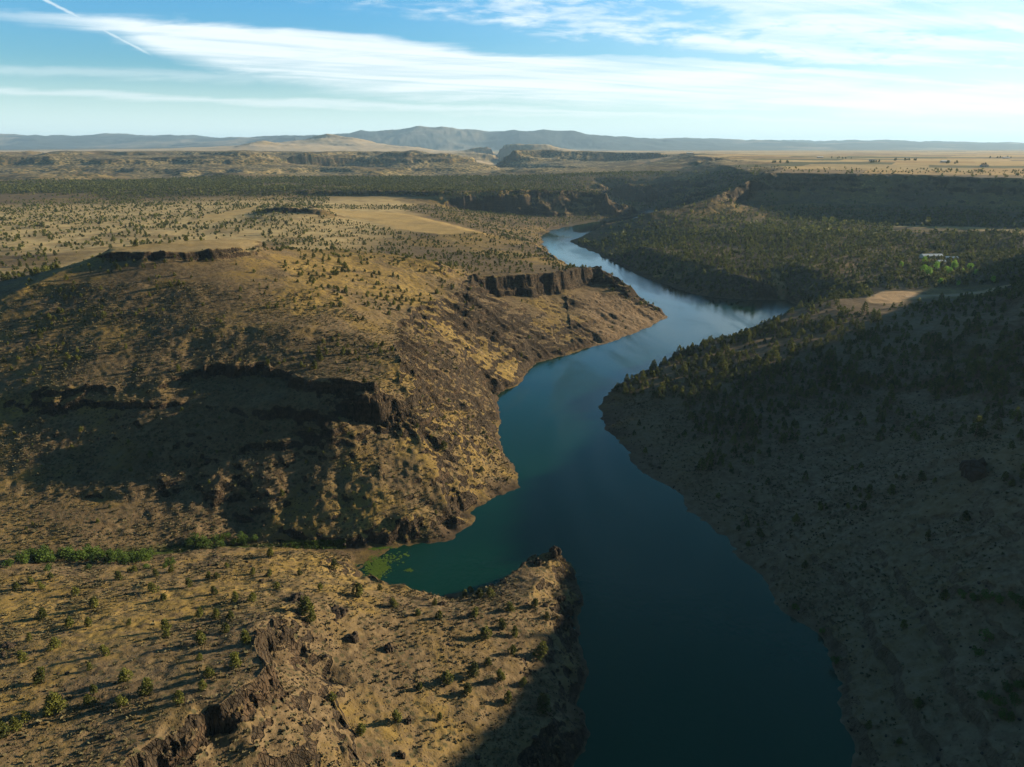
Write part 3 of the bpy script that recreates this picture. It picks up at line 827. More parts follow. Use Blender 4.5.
# (outline, density, kind, min height, max height)
PATCH = [
    (((-900, 296), (0, 296), (100, 250), (262, 235), (330, 235), (330, 195), (-900, 195)), .36, 'juniper', 3.5, 7.0),          # left plain
    (((-900, 196), (720, 196), (720, 172), (-900, 172)), 1.2, 'juniper', 5.0, 9.0),                                          # forested bench
    (((0, 296), (100, 256), (270, 246), (330, 262), (395, 310), (395, 372), (140, 372), (0, 385)), .55, 'juniper', 2.2, 4.6),   # face of the butte
    (((262, 236), (330, 205), (480, 205), (540, 236), (600, 268), (480, 278), (400, 318), (330, 300)), .50, 'juniper', 2.8, 5.2),  # lit shoulder above the rim
    (((595, 262), (640, 285), (668, 310), (655, 318), (620, 296), (580, 272)), .9, 'juniper', 3.0, 5.5),                         # crest of the headland
    (((476, 210), (560, 226), (550, 246), (500, 238)), .85, 'juniper', 3.0, 6.0),
    (((-300, 385), (400, 372), (450, 520), (300, 548), (-300, 545)), .10, 'juniper', 1.8, 3.8),                               # bowl
    (((400, 315), (478, 280), (545, 355), (500, 395), (520, 480), (455, 535), (420, 420)), .28, 'juniper', 1.8, 4.0),              # slope to the water
    (((480, 300), (600, 290), (668, 316), (590, 350), (535, 362)), .05, 'juniper', 1.8, 3.5),
    (((605, 390), (660, 360), (703, 340), (765, 318), (800, 296), (1200, 290), (1200, 405), (1024, 405), (900, 392), (800, 400), (730, 405), (650, 400)), 1.25, 'pine', 3.6, 8.2),   # shaded hill, top
    (((680, 390), (800, 400), (810, 430), (770, 470), (700, 480), (690, 440)), 1.1, 'pine', 3.4, 7.8),
    (((800, 400), (1200, 400), (1200, 450), (900, 450), (800, 480)), .45, 'pine', 3.0, 7.0),
    (((610, 420), (690, 420), (700, 480), (740, 540), (900, 450), (800, 440), (690, 500)), .22, 'pine', 2.5, 5.0),
    (((740, 540), (900, 470), (1200, 440), (1200, 800), (860, 800), (840, 670)),   .60, 'juniper', 2.6, 6.6),                          # near right slope
    (((575, 243), (650, 212), (690, 202), (715, 193), (745, 180), (770, 172), (790, 205), (1200, 215), (1200, 296), (800, 305), (690, 292)), 1.0, 'pine', 4.0, 8.5),   # dark peninsula and bench
    (((780, 206), (1200, 212), (1200, 226), (880, 224), (790, 216)), .9, 'pine', 5.0, 9.0),                                      # foot of the long wall
    (((767, 176), (1200, 180), (1200, 212), (780, 206)), .07, 'pine', 3.0, 6.0),                                                # long wall
    (((700, 166), (760, 166), (1200, 174), (1200, 183), (767, 177)), .05, 'pine', 4.0, 7.0),                                    # plateau rim
    (((470, 214), (560, 215), (640, 211), (640, 222), (560, 226), (500, 224)), .7, 'juniper', 3.0, 6.0),
    (((560, 176), (760, 170), (760, 212), (640, 214)), .25, 'pine', 4.0, 8.0),
]
BARE = [((330, 209), (402, 210), (486, 232), (440, 236), (395, 230), (342, 219)), ((870, 290), (915, 289), (1010, 283), (1010, 292), (960, 299), (905, 305), (872, 304)),
        ((206, 217), (262, 205), (250, 214), (215, 223)), ((890, 226), (1060, 228), (1060, 232.5), (890, 230.5))]

# trees whose place in the photograph can be read off one by one (pixel of the foot, height in metres)
NEAR = [(43, 618, 4.0), (17, 590, 3.4), (31, 584, 3.0), (41, 589, 3.2), (76, 595, 3.6), (95, 608, 4.4), (44, 617, 2.6), (153, 592, 4.0), (189, 587, 3.6), (214, 595, 3.6), (209, 579, 3.2), (217, 578, 2.8),
        (227, 568, 2.8), (236, 601, 3.8), (253, 601, 3.6), (253, 574, 3.0), (271, 557, 4.4), (270, 577, 3.2), (277, 589, 3.2), (70, 627, 4.0), (89, 627, 3.6), (55, 648, 3.8), (23, 662, 3.6), (105, 656, 3.6), (42, 681, 4.2), (126, 681, 4.2),
        (94, 693, 3.0), (148, 694, 4.6), (89, 705, 3.2), (58, 711, 5.6), (52, 714, 4.6), (121, 707, 3.6), (179, 702, 3.6), (3, 737, 4.6), (16, 730, 3.6), (26, 720, 2.8), (200, 617, 3.8), (217, 618, 3.4), (231, 620, 3.4), (226, 632, 3.2),
        (201, 644, 5.0), (166, 630, 4.0), (167, 637, 3.0), (246, 643, 4.4), (236, 666, 4.2), (209, 678, 3.8), (203, 689, 3.0), (164, 601, 3.0), (119, 580, 3.8), (135, 572, 3.4), (156, 576, 3.4), (172, 572, 3.2), (51, 580, 3.2),
        (358, 596, 5.8), (306, 614, 6.6), (312, 622, 4.6), (393, 606, 3.6), (334, 568, 4.2), (430, 594, 4.0), (476, 617, 4.0), (439, 619, 3.6), (418, 615, 2.8), (435, 605, 2.8), (394, 607, 3.6), (510, 611, 4.0), (502, 629, 4.0), (515, 636, 4.0), (486, 638, 4.8),
        (535, 607, 4.0), (547, 619, 3.0), (513, 654, 4.0), (541, 657, 6.2), (474, 677, 5.4), (500, 681, 4.6), (447, 683, 4.8), (467, 693, 4.0), (508, 703, 4.2), (543, 708, 5.4), (523, 686, 3.4), (585, 690, 4.4), (396, 723, 4.6), (361, 734, 3.8),
        (480, 598, 4.6), (465, 597, 3.6), (490, 596, 4.2), (488, 666, 3.4), (246, 642, 3.6), (470, 593, 3.4), (332, 700, 3.0), (420, 690, 3.0), (440, 720, 2.6), (200, 660, 2.2), (90, 670, 2.2), (30, 640, 2.6), (130, 625, 2.2), (300, 575, 2.8), (320, 590, 3.0), (380, 590, 2.6)]

def scatter():
    rows = []
    for cell, r0, r1 in ((6.0, 90, 900), (9.0, 900, 1800), (11.0, 1800, 3700)):
        gx = np.arange(-r1, r1, cell); gy = np.arange(60, r1, cell)
        X, Y = np.meshgrid(gx, gy); X = X.ravel(); Y = Y.ravel()
        X = X + RND.rand(len(X)) * cell; Y = Y + RND.rand(len(Y)) * cell
        R = np.hypot(X, Y); A = np.degrees(np.arctan2(X, Y))
        k = (R >= r0) & (R < r1) & (A > -50) & (A < 56); X, Y, R = X[k], Y[k], R[k]
        Zg = ground_z(X, Y); u, v = project(X, Y, Zg)
        dens = np.zeros(len(X)); kind = np.zeros(len(X), int); h0 = np.full(len(X), 3.0); h1 = np.full(len(X), 5.0)
        vis = seen(X, Y, Zg + 6)
        for poly, d, kd, a, b in PATCH:
            m = inpoly(u, v, poly) & (vis | (R < 1000))
            dens[m] = d; kind[m] = kd == 'pine'; h0[m] = a; h1[m] = b
        hid = (dens == 0) & ~vis
        dens[hid] = .12; kind[hid] = X[hid] > 60
        for poly in BARE: dens[inpoly(u, v, poly) & vis] = 0
        n1 = fbm(X, Y, 48.0, 3, .55, 31) * (.6 + .4 * (R < 1400)); n2 = fbm(X, Y, 260.0, 3, .55, 32)
        dens = dens * np.where((kind == 1) | (R > 2300), np.clip(1.0 + 1.5 * n1 + 1.9 * n2, .06, 2.4), np.clip(.85 + 2.4 * n1 + 1.5 * n2 + 1.3 * vnoise(X / 17, Y / 17), .03, 3.4))
        # open grassland on the plain lies in long pale strips
        strip = sstep(.05, .35, fbm(X * .35 + Y * .15, Y * 1.2, 260.0, 3, .5, 33)); dens = np.where((v < 262) & (v > 196) & (u < 330), dens * (1 - .8 * strip), dens)
        sl = lookup('slope', X, Y)
        dens = dens * (1 - sstep(.95, 1.4, sl)) * (Zg > 1.6)
        # the near left spur is placed tree by tree
        spur = (R < 420) & (X < 40) & (Zg > 1) & inpoly(u, v, ((-60, 562), (180, 566), (330, 552), (373, 572), (440, 596), (530, 556), (600, 540), (600, 800), (-60, 800)))
        dens[spur] = 0
        keep = RND.rand(len(X)) < dens * cell * cell / 100.0
        hh = h0 + (h1 - h0) * RND.beta(1.15, 2.2, len(X)) * 1.1
        hh = hh * np.exp(RND.normal(0, .28, len(X)))
        rows.append(np.stack([X, Y, hh, kind], 1)[keep])
    return np.concatenate(rows)

ORD = 'first second third fourth fifth sixth seventh eighth ninth tenth eleventh twelfth thirteenth fourteenth fifteenth sixteenth seventeenth eighteenth nineteenth twentieth'.split()

def near_junipers():
    """the junipers of the near spur, each with its own label"""
    items = []
    for i, (u, v, h) in enumerate(NEAR):
        x, y = on_ground(u, v)
        if math.hypot(x, y) > 430: continue
        z = float(ground_z(np.array([x]), np.array([y]))[0])
        if z < .5: continue
        items.append((u, v, x, y, h, i))
    rows = {}
    for it in items:
        u, v = it[:2]
        if u < 262: key = ('golden slope', min(4, int((v - 560) // 32)))
        else: key = ('rocky point', min(3, int((v - 560) // 36)))
        rows.setdefault(key, []).append(it)
    short = {'golden slope': ['creek-edge row of near slope', 'second row of near slope', 'middle row of near slope', 'fourth row of near slope', 'front row of near slope'],
             'rocky point': ['cove-side row of rocky point', 'second row of rocky point', 'third row of rocky point', 'front row of rocky point']}
    for key, lst in rows.items():
        lst.sort()
        for n, (u, v, x, y, h, i) in enumerate(lst):
            size = 'large' if h >= 4.6 else 'small' if h < 3.3 else 'rounded'
            lab = '%s green juniper, %s from the left in the %s' % (size, ORD[n] if n < 20 else 'number %d' % (n + 1), short[key[0]][key[1]])
            plant('juniper', 'juniper', x, y, h * 1.38, 1.0 + .25 * ((i * 37) % 10) / 10, lab, 'tree', 'junipers on the near spur', 1000 + i)
    return len(items)

def patch_label(u, v, x, y, kind):
    if kind == 0:
        if x > 60: return 'round dark juniper on the shaded near slope at the right of the reservoir', 'junipers on the shaded near slope'
        if v > 385 and u < 460 and v > 372: return 'small juniper on the shaded slope across the creek below the basalt ledges', 'junipers below the ledges'
        if u < 400 and v > 240 and v > 262 - .06 * (u - 100) and u > 0 and v > 296 - .42 * u: return 'small rounded juniper on the dim face of the flat-topped butte', 'junipers on the butte'
        if u > 395 and v > 296: return 'juniper on the steep golden slope between the rim and the water', 'junipers on the slope to the water'
        if u > 560: return 'dark juniper on the narrow crest of the sunlit headland', 'junipers on the headland crest'
        if u > 262: return 'juniper on the sunlit shoulder above the canyon rim', 'junipers on the sunlit shoulder'
        return 'juniper on the open golden plain behind the butte', 'junipers on the plain'
    if v > 478 or (u > 860 and v > 462): return 'low dark pine on the shaded near slope beside the reservoir', 'pines on the near slope'
    if u < 690 and v > 330: return 'dark pine on the blunt tip of the shaded hill over the water', 'pines on the blunt hill tip'
    if v > 405 and u < 810: return 'dark conical pine in the dense hollow on the flank of the shaded hill', 'pines in the dense hollow'
    if v > 395: return 'dark conical pine scattered on the bare flank of the shaded hill', 'pines on the bare flank'
    if v > 345: return 'tall conical pine in the thick stand on the shaded hill', 'pines in the thick stand'
    if v > 296: return 'conical pine near the pale terrace on top of the shaded hill', 'pines by the terrace'
    return 'dark pine on the bench below the long plateau wall', 'pines on the bench'

def build_trees():
    NJ = near_junipers()
    T = scatter(); X, Y, H, K = T.T
    Zg = ground_z(X, Y); u, v = project(X, Y, Zg); ok = seen(X, Y, Zg + H * .6)
    pix = H / np.hypot(np.hypot(X, Y), CAM_Z - Zg) * ok * ((u > 2) & (u < W - 2) & (v < HGT - 2))
    rest = np.ones(len(X), bool)
    for kd, name, cap in ((0, 'juniper', 300 - NJ), (1, 'pine_tree', 300)):
        idx = np.where((K == kd) & (pix > 0))[0]; idx = idx[np.argsort(-pix[idx])][:cap]
        for i in idx:
            lab, grp = patch_label(u[i], v[i], X[i], Y[i], kd)
            plant(name, 'pine' if kd else 'juniper', float(X[i]), float(Y[i]), float(H[i]), random.Random(int(i)).uniform(.9, 1.3) if not kd else random.Random(int(i)).uniform(.95, 1.35), lab, 'tree', grp, int(i) + 5000)
        rest[idx] = False
    R = np.hypot(X, Y); wd = 1 + .35 * RND.rand(len(X))
    for kd, kind, mat, nm, lab in ((0, 'juniper', M_JUNIPER, 'juniper_woodland', 'scattered junipers over the far golden plain and the slopes'),
                                   (1, 'pine', M_PINE, 'pine_woodland', 'dark scattered pines over the shaded far bank')):
        for (a, b, n, s, suf) in ((0, 850, 150, .075, ''), (850, 1700, 48, .125, ''), (1700, 9e9, 16, .20, '')):
            k = rest & (K == kd) & (R >= a) & (R < b)
            if k.any():
                merged(nm, lab, kind, mat, X[k], Y[k], H[k], wd[k], n, s, 8, 700 + kd * 50)
    print('trees', len(X), [(int(((K == q) & rest).sum())) for q in (0, 1)])
build_trees()

# --- sagebrush and loose stones
def build_brush():
    cell = 1.7
    X, Y = np.meshgrid(np.arange(-420, 420, cell), np.arange(90, 640, cell)); X = X.ravel(); Y = Y.ravel()
    X = X + RND.rand(len(X)) * cell; Y = Y + RND.rand(len(Y)) * cell
    Zg = ground_z(X, Y); u, v = project(X, Y, Zg)
    k = seen(X, Y, Zg + 1) & (Zg > 1.2) & (u > -60) & (u < 1090); X, Y, Zg, u, v = X[k], Y[k], Zg[k], u[k], v[k]
    n = fbm(X, Y, 22.0, 3, .55, 41); sl = lookup('slope', X, Y)
    d = np.clip(.34 + .8 * n, .04, .85) * (1 - sstep(.7, 1.1, sl))
    k = RND.rand(len(X)) < d; X, Y = X[k], Y[k]
    h = RND.uniform(.22, .85, len(X)) * (1 + .6 * (RND.rand(len(X)) < .06))
    r = np.random.RandomState(5); P = []
    for i in range(8):
        c = r.normal(size=(9, 3)) * np.array([.42, .42, .25]) + np.array([0, 0, .5]); c[:, 2] = np.clip(c[:, 2], .12, 1)
        a = r.normal(size=(9, 3)); a /= np.linalg.norm(a, axis=1, keepdims=True); b = np.cross(a, r.normal(size=(9, 3))); b /= np.linalg.norm(b, axis=1, keepdims=True)
        s = .38
        P.append(np.stack([c - a * s - b * s * .7, c + a * s - b * s * .7, c + a * s + b * s * .7, c - a * s + b * s * .7], 1).reshape(-1, 3))
    P = np.array(P); w = RND.randint(0, 8, len(X)); z = ground_z(X, Y)
    co = P[w] * h[:, None, None] * np.array([1.25, 1.25, 1.0]) + np.stack([X, Y, z - .05], 1)[:, None, :]
    o = link(bpy.data.objects.new('sagebrush', mesh_np('sagebrush', co.reshape(-1, 3), quads(len(X) * 9), M_SAGE)))
    o['kind'] = 'stuff'; o['label'] = 'low grey green sagebrush dotted over the dry grass'
    print('brush', len(X))
build_brush()

def rock_np(seed, flat=.7):
    """an angular stone about one metre across, 26 corners"""
    r = np.random.RandomState(seed)
    g = np.array([(x, y, z) for x in (-1, 0, 1) for y in (-1, 0, 1) for z in (-1, 0, 1) if (x, y, z) != (0, 0, 0)], float)
    p = g / np.linalg.norm(g, axis=1, keepdims=True) ** .75 * .5
    p = p * r.uniform(.72, 1.2, (26, 1)) * np.array([1, r.uniform(.65, 1), flat])
    key = {tuple(q.astype(int)): i for i, q in enumerate(g)}; fs = []
    for ax in range(3):
        o1, o2 = [i for i in range(3) if i != ax]
        for s in (-1, 1):
            for i in (-1, 0):
                for j in (-1, 0):
                    q = []
                    for di, dj in ((0, 0), (1, 0), (1, 1), (0, 1)):
                        c = [0, 0, 0]; c[ax] = s; c[o1] = i + di; c[o2] = j + dj; q.append(key[tuple(c)])
                    fs.append(q if (s > 0) == (ax != 1) else q[::-1])
    return p, np.array(fs)

def build_scree():
    cell = 2.3
    X, Y = np.meshgrid(np.arange(-330, 300, cell), np.arange(110, 560, cell)); X = X.ravel(); Y = Y.ravel()
    X = X + RND.rand(len(X)) * cell; Y = Y + RND.rand(len(Y)) * cell
    Zg = ground_z(X, Y); u, v = project(X, Y, Zg); sl = lookup('slope', X, Y)
    n = fbm(X, Y, 30.0, 3, .55, 43)
    shore = (Zg < 3.0) * .30
    d = (shore + sstep(.05, .4, n) * .45 + sstep(.35, .8, sl + .25 * n) * .5 + .015) * seen(X, Y, Zg + 1) * (Zg > .3) * np.where(X > 75, .35, 1.0)
    k = RND.rand(len(X)) < d; X, Y, Zg = X[k], Y[k], Zg[k]
    s = (.35 + 1.1 * RND.beta(1.1, 4.0, len(X)) * 1.6) * np.where(RND.rand(len(X)) < .05, 2.0, 1.0)
    P = [rock_np(60 + i) for i in range(6)]; f = P[0][1]; w = RND.randint(0, 6, len(X)); a = RND.rand(len(X)) * 6.28
    p = np.array([q[0] for q in P])[w]
    co = np.stack([p[..., 0] * np.cos(a)[:, None] - p[..., 1] * np.sin(a)[:, None], p[..., 0] * np.sin(a)[:, None] + p[..., 1] * np.cos(a)[:, None], p[..., 2]], -1) * s[:, None, None]
    co = co + np.stack([X, Y, Zg + s * .1], 1)[:, None, :]
    fs = (f[None] + (np.arange(len(X)) * 26)[:, None, None]).reshape(-1, 4)
    o = link(bpy.data.objects.new('scree', mesh_np('scree', co.reshape(-1, 3), fs, M_STONE)))
    o['kind'] = 'stuff'; o['label'] = 'loose dark basalt rubble below the ledges'
    print('scree', len(X))
build_scree()

# ------------------------------------------------------------------ thickets by the creek
def willow_thickets():
    r = random.Random(3)
    for (line, n, lab, grp, hh) in ((((22, 562), (50, 560), (90, 560), (125, 562), (150, 562)), 26, 'dense dark green willow in the long thicket along the creek', 'willows of the long creek thicket', (4.0, 6.5)),
                                    (((188, 549), (205, 545), (225, 545), (258, 548)), 15, 'dense green willow in the short thicket where the creek nears the cove', 'willows of the short creek thicket', (3.5, 5.5)),
                                    (((2, 566), (22, 568), (110, 572), (160, 571), (185, 560)), 9, 'pale green willow at the edge of the creek thicket', 'willows at the thicket edge', (2.6, 3.8))):
        for i in range(n):
            t = (i + r.uniform(-.3, .3)) / n * (len(line) - 1); t = min(max(t, 0), len(line) - 1.001); k = int(t); f = t - k
            u = line[k][0] * (1 - f) + line[k + 1][0] * f; v = line[k][1] * (1 - f) + line[k + 1][1] * f + r.uniform(-3, 3)
            x, y = on_ground(u, v)
            x2, y2 = x, y + r.uniform(-2, 5)
            plant('willow', 'willow', x2, y2, r.uniform(*hh) * 1.1, r.uniform(.85, 1.15), lab, 'shrub', grp, 9000 + i)
    for (u, v, h, lab) in ((836, 662, 4.4, 'leafy bush at the waterline of the shaded bank, hanging over the reservoir'), (822, 634, 3.8, 'dark bush on the waterline by a notch in the shaded bank'),
                           (796, 611, 4.0, 'dark bush at the foot of the shaded bank above the notch')):
        x, y = on_ground(u, v)
        plant('willow', 'willow', x, y, h, .9, lab, 'shrub', 'bushes on the shaded waterline', 9200 + int(u))
    for i, (u, v) in enumerate(((962, 597), (975, 602), (988, 598), (1000, 603), (1012, 600), (1020, 607), (985, 640), (975, 655), (1008, 690), (1015, 700), (998, 705), (985, 700), (1020, 690), (1005, 720))):
        x, y = on_ground(u, v)
        plant('willow', 'willow', x, y, r.uniform(3.4, 5.2), 1.0, 'dense green bush in the clump on the shaded near slope by the frame edge', 'shrub', 'bushes of the right hand clump', 9300 + i)
willow_thickets()

# ------------------------------------------------------------------ bright trees, sheds and houses on the bench
M_ROOF = simple('white_metal_roof', (.72, .74, .76), .45, .06, .2, .4)
M_WALL = simple('painted_wall', (.46, .42, .37), .8, .08, .4)
M_DARKROOF = simple('brown_shingle_roof', (.11, .08, .065), .85, .2, 1.0)
M_DOOR = simple('door_paint', (.10, .10, .11), .5, .1, 1.0)
M_GLASS = simple('window_glass', (.03, .04, .05), .1, .05, 1.0, .5)

def prism(boxes):
    co, fs = [], []
    for pts, faces in boxes:
        b = len(co); co += pts; fs += [tuple(b + i for i in f) for f in faces]
    return co, fs
def box(x0, x1, y0, y1, z0, z1):
    return ([(x0, y0, z0), (x1, y0, z0), (x1, y1, z0), (x0, y1, z0), (x0, y0, z1), (x1, y0, z1), (x1, y1, z1), (x0, y1, z1)],
            [(3, 2, 1, 0), (4, 5, 6, 7), (0, 1, 5, 4), (1, 2, 6, 5), (2, 3, 7, 6), (3, 0, 4, 7)])
def pymesh(name, parts, mat, parent):
    co, fs = prism(parts); me = bpy.data.meshes.new(name); me.from_pydata(co, [], fs); me.materials.append(mat)
    return link(bpy.data.objects.new(name, me), parent)

def building(name, u, v, L, D, Hw, rise, turn, roof_mat, label, cat, group=None, doors=1):
    """walls with gables, a ridged roof with eaves, doors and windows"""
    x, y = on_ground(u, v); z = float(ground_z(np.array([x]), np.array([y]))[0])
    e = link(bpy.data.objects.new(name, None)); e.location = (x, y, z); e.rotation_euler.z = turn; tag(e, label, cat, group)
    l, d = L / 2, D / 2
    wall = [box(-l, l, -d, d, -1.5, Hw)]
    for s in (-1, 1):
        xa, xb = (s * l, s * (l - .2))
        wall.append(([(xa, -d, Hw), (xa, d, Hw), (xa, 0, Hw + rise * .97), (xb, -d, Hw), (xb, d, Hw), (xb, 0, Hw + rise * .97)], [(0, 1, 2), (5, 4, 3), (0, 3, 4, 1), (1, 4, 5, 2), (2, 5, 3, 0)]))
    pymesh('wall', wall, M_WALL, e)
    o = .5; k = rise * (d + o) / d; t = .15; zr = Hw + rise + .05; ze = zr - k
    roof = []
    for s in (-1, 1):
        p = [(-l - o, 0, zr), (l + o, 0, zr), (l + o, s * (d + o), ze), (-l - o, s * (d + o), ze)]
        p += [(a, b, c + t) for a, b, c in p]
        roof.append((p, [(3, 2, 1, 0), (4, 5, 6, 7), (0, 1, 5, 4), (1, 2, 6, 5), (2, 3, 7, 6), (3, 0, 4, 7)]))
    pymesh('roof', roof, roof_mat, e)
    for i in range(doors):
        cx = (i - (doors - 1) / 2) * L / max(doors, 1)
        pymesh('door', [box(cx - 1.2, cx + 1.2, -d - .06, -d - .003, .05, min(2.6, Hw - .3))], M_DOOR, e)
    n = max(1, int(L / 8))
    for i in range(n):
        cx = -l + (i + .5) * L / n + 2.2
        if cx + .7 < l: pymesh('window', [box(cx - .6, cx + .6, -d - .05, -d - .004, 1.2, 2.2)], M_GLASS, e)
    return e

building('shed', 931, 258, 34, 12, 4.2, 2.6, .05, M_ROOF, 'long shed with a bright white metal roof on the bench below the plateau', 'shed', doors=3)
building('house', 951, 259.5, 18, 9, 3.0, 2.0, -.1, M_ROOF, 'small pale roofed house just right of the long white shed', 'house')
building('house', 941, 263, 12, 8, 3.0, 1.8, .1, M_WALL and M_ROOF, 'little white roofed house among the bright green trees', 'house')

def cottonwoods():
    spots = ((923, 273, 11, 1.0), (928, 277, 13, 1.05), (936, 270, 12, .8), (945, 273, 9, 1.0), (949, 275, 10, 1.2), (954, 270, 13, .95), (961, 274, 8, 1.0), (969, 272, 11, 1.1), (976, 275, 7, 1.0), (901, 268, 9, .9), (924, 264, 11, .9), (992, 283, 8, 1.0), (940, 284, 7, 1.0), (958, 286, 7, .9))
    lab = {0: 'bright green cottonwood at the left end of the row below the long shed', 1: 'tallest bright green cottonwood, leading the row below the long shed', 2: 'narrow bright green cottonwood under the right end of the long shed',
           5: 'round bright green cottonwood standing tall right of the long shed', 7: 'wide pale green cottonwood toward the right end of the row'}
    for i, (u, v, h, w) in enumerate(spots):
        x, y = on_ground(u, v)
        plant('cottonwood', 'cotton', x, y, h * 1.15, w * 1.1, lab.get(i, 'small bright green cottonwood near the houses on the bench'), 'tree', 'cottonwoods by the houses' if i in lab else 'small cottonwoods by the houses', 9500 + i)
cottonwoods()

# ------------------------------------------------------------------ farms on the plateau
def farms():
    for (u, v, L, roof, lab) in ((984, 167, 26, M_DARKROOF, 'brown roofed farmhouse alone on the golden plateau fields'), (945, 162.5, 40, M_ROOF, 'long pale barn far out on the plateau'), (872, 161.5, 24, M_DARKROOF, 'dark farmhouse beside a clump of plateau trees'),
                                 (820, 158, 34, M_ROOF, 'white barn far out toward the left of the plateau fields'), (1006, 158.5, 42, M_ROOF, 'pale barn at the far right of the plateau fields'), (690, 153.6, 50, M_ROOF, 'white roofed barn on the distant plateau edge above the gorge')):
        building('barn' if 'barn' in lab else 'farmhouse', u, v, L, 12, 5, 3, .2, roof, lab, 'barn' if 'barn' in lab else 'farmhouse', doors=1)
    r = random.Random(8); i = 0
    for (u, v, n, spread, lab) in ((874, 162.5, 7, 5, 'windbreak tree in the clump beside the dark plateau farmhouse'), (905, 160.5, 8, 12, 'windbreak tree in the long far row across the plateau fields'), (780, 163, 7, 9, 'tree in the clump on the plateau edge above the gorge'),
                                   (950, 163.5, 6, 7, 'windbreak tree by the long pale plateau barn'), (985, 166, 4, 4, 'tree beside the brown roofed plateau farmhouse'), (1000, 158, 7, 11, 'windbreak tree near the far right plateau barn'), (840, 158.5, 6, 12, 'windbreak tree near the far white plateau barn')):
        for k in range(n):
            x, y = on_ground(u + r.uniform(-spread, spread), v + r.uniform(-.4, .4))
            plant('windbreak_tree', 'cotton' if False else 'juniper', x, y, r.uniform(9, 15), 1.1, lab, 'tree', lab.replace('tree ', 'trees ', 1), 9700 + i); i += 1
farms()

# ------------------------------------------------------------------ crags, boulders, the green mat in the cove
def crag(name, u, v, w, h, seed, label, cat, group=None, n=9):
    """a broken knob of basalt columns, one mesh"""
    r = np.random.RandomState(seed); x, y = on_ground(u, v); z = float(ground_z(np.array([x]), np.array([y]))[0])
    co, fs = [], []; b = 0
    for i in range(n):
        p, f = rock_np(seed * 31 + i, 1.0); q = r.uniform(0, 1) ** .7
        a = r.rand() * 6.283; s = w * r.uniform(.28, .5)
        p = p * np.array([s, s, h * r.uniform(.7, 1.15) * (1 - .5 * q) * 1.6]); an = r.rand() * 6.28
        p = np.stack([p[:, 0] * np.cos(an) - p[:, 1] * np.sin(an), p[:, 0] * np.sin(an) + p[:, 1] * np.cos(an), p[:, 2]], 1)
        co.append(p + np.array([q * w * .42 * np.cos(a), q * w * .42 * np.sin(a), h * .12])); fs.append(f + b); b += 26
    o = link(bpy.data.objects.new(name, mesh_np(name, np.concatenate(co), np.concatenate(fs), M_STONE))); o.location = (x, y, z)
    return tag(o, label, cat, group)

crag('rock_outcrop', 555, 553, 7, 4.5, 1, 'dark jagged crag at the very tip of the rocky point', 'rock')
crag('rock_outcrop', 537, 563, 6, 3.2, 2, 'low dark crag just behind the tip of the rocky point on its cove side', 'rock')
crag('rock_outcrop', 975, 472, 17, 9, 3, 'big dark rock knob on the crest of the shaded near spur', 'rock', n=14)
crag('rock_outcrop', 352, 640, 6, 3.5, 4, 'dark blocky outcrop in the middle of the rocky point', 'rock')
crag('rock_outcrop', 388, 650, 5, 3.0, 5, 'dark round outcrop right of the blocky one on the rocky point', 'rock')
crag('rock_outcrop', 296, 600, 8, 2.6, 6, 'dark flat outcrop beside the tall juniper on the rocky point', 'rock', n=12)
crag('rock_outcrop', 338, 612, 9, 2.4, 12, 'broad low outcrop below the cove-side row of junipers', 'rock', n=13)
crag('boulder', 408, 722, 3.4, 2.4, 7, 'grey boulder on the lower front of the rocky point', 'boulder', n=5)
crag('boulder', 400, 757, 3.6, 2.8, 8, 'grey boulder at the bottom edge of the rocky point', 'boulder', n=5)
crag('boulder', 8, 646, 6, 2.2, 9, 'pale grey rock heap at the left edge of the near golden slope', 'boulder', n=8)
crag('rock_outcrop', 560, 600, 5, 3, 10, 'dark outcrop on the water side of the rocky point', 'rock')
crag('rock_outcrop', 440, 605, 5, 2, 11, 'low rocks on the crest above the cove', 'rock')

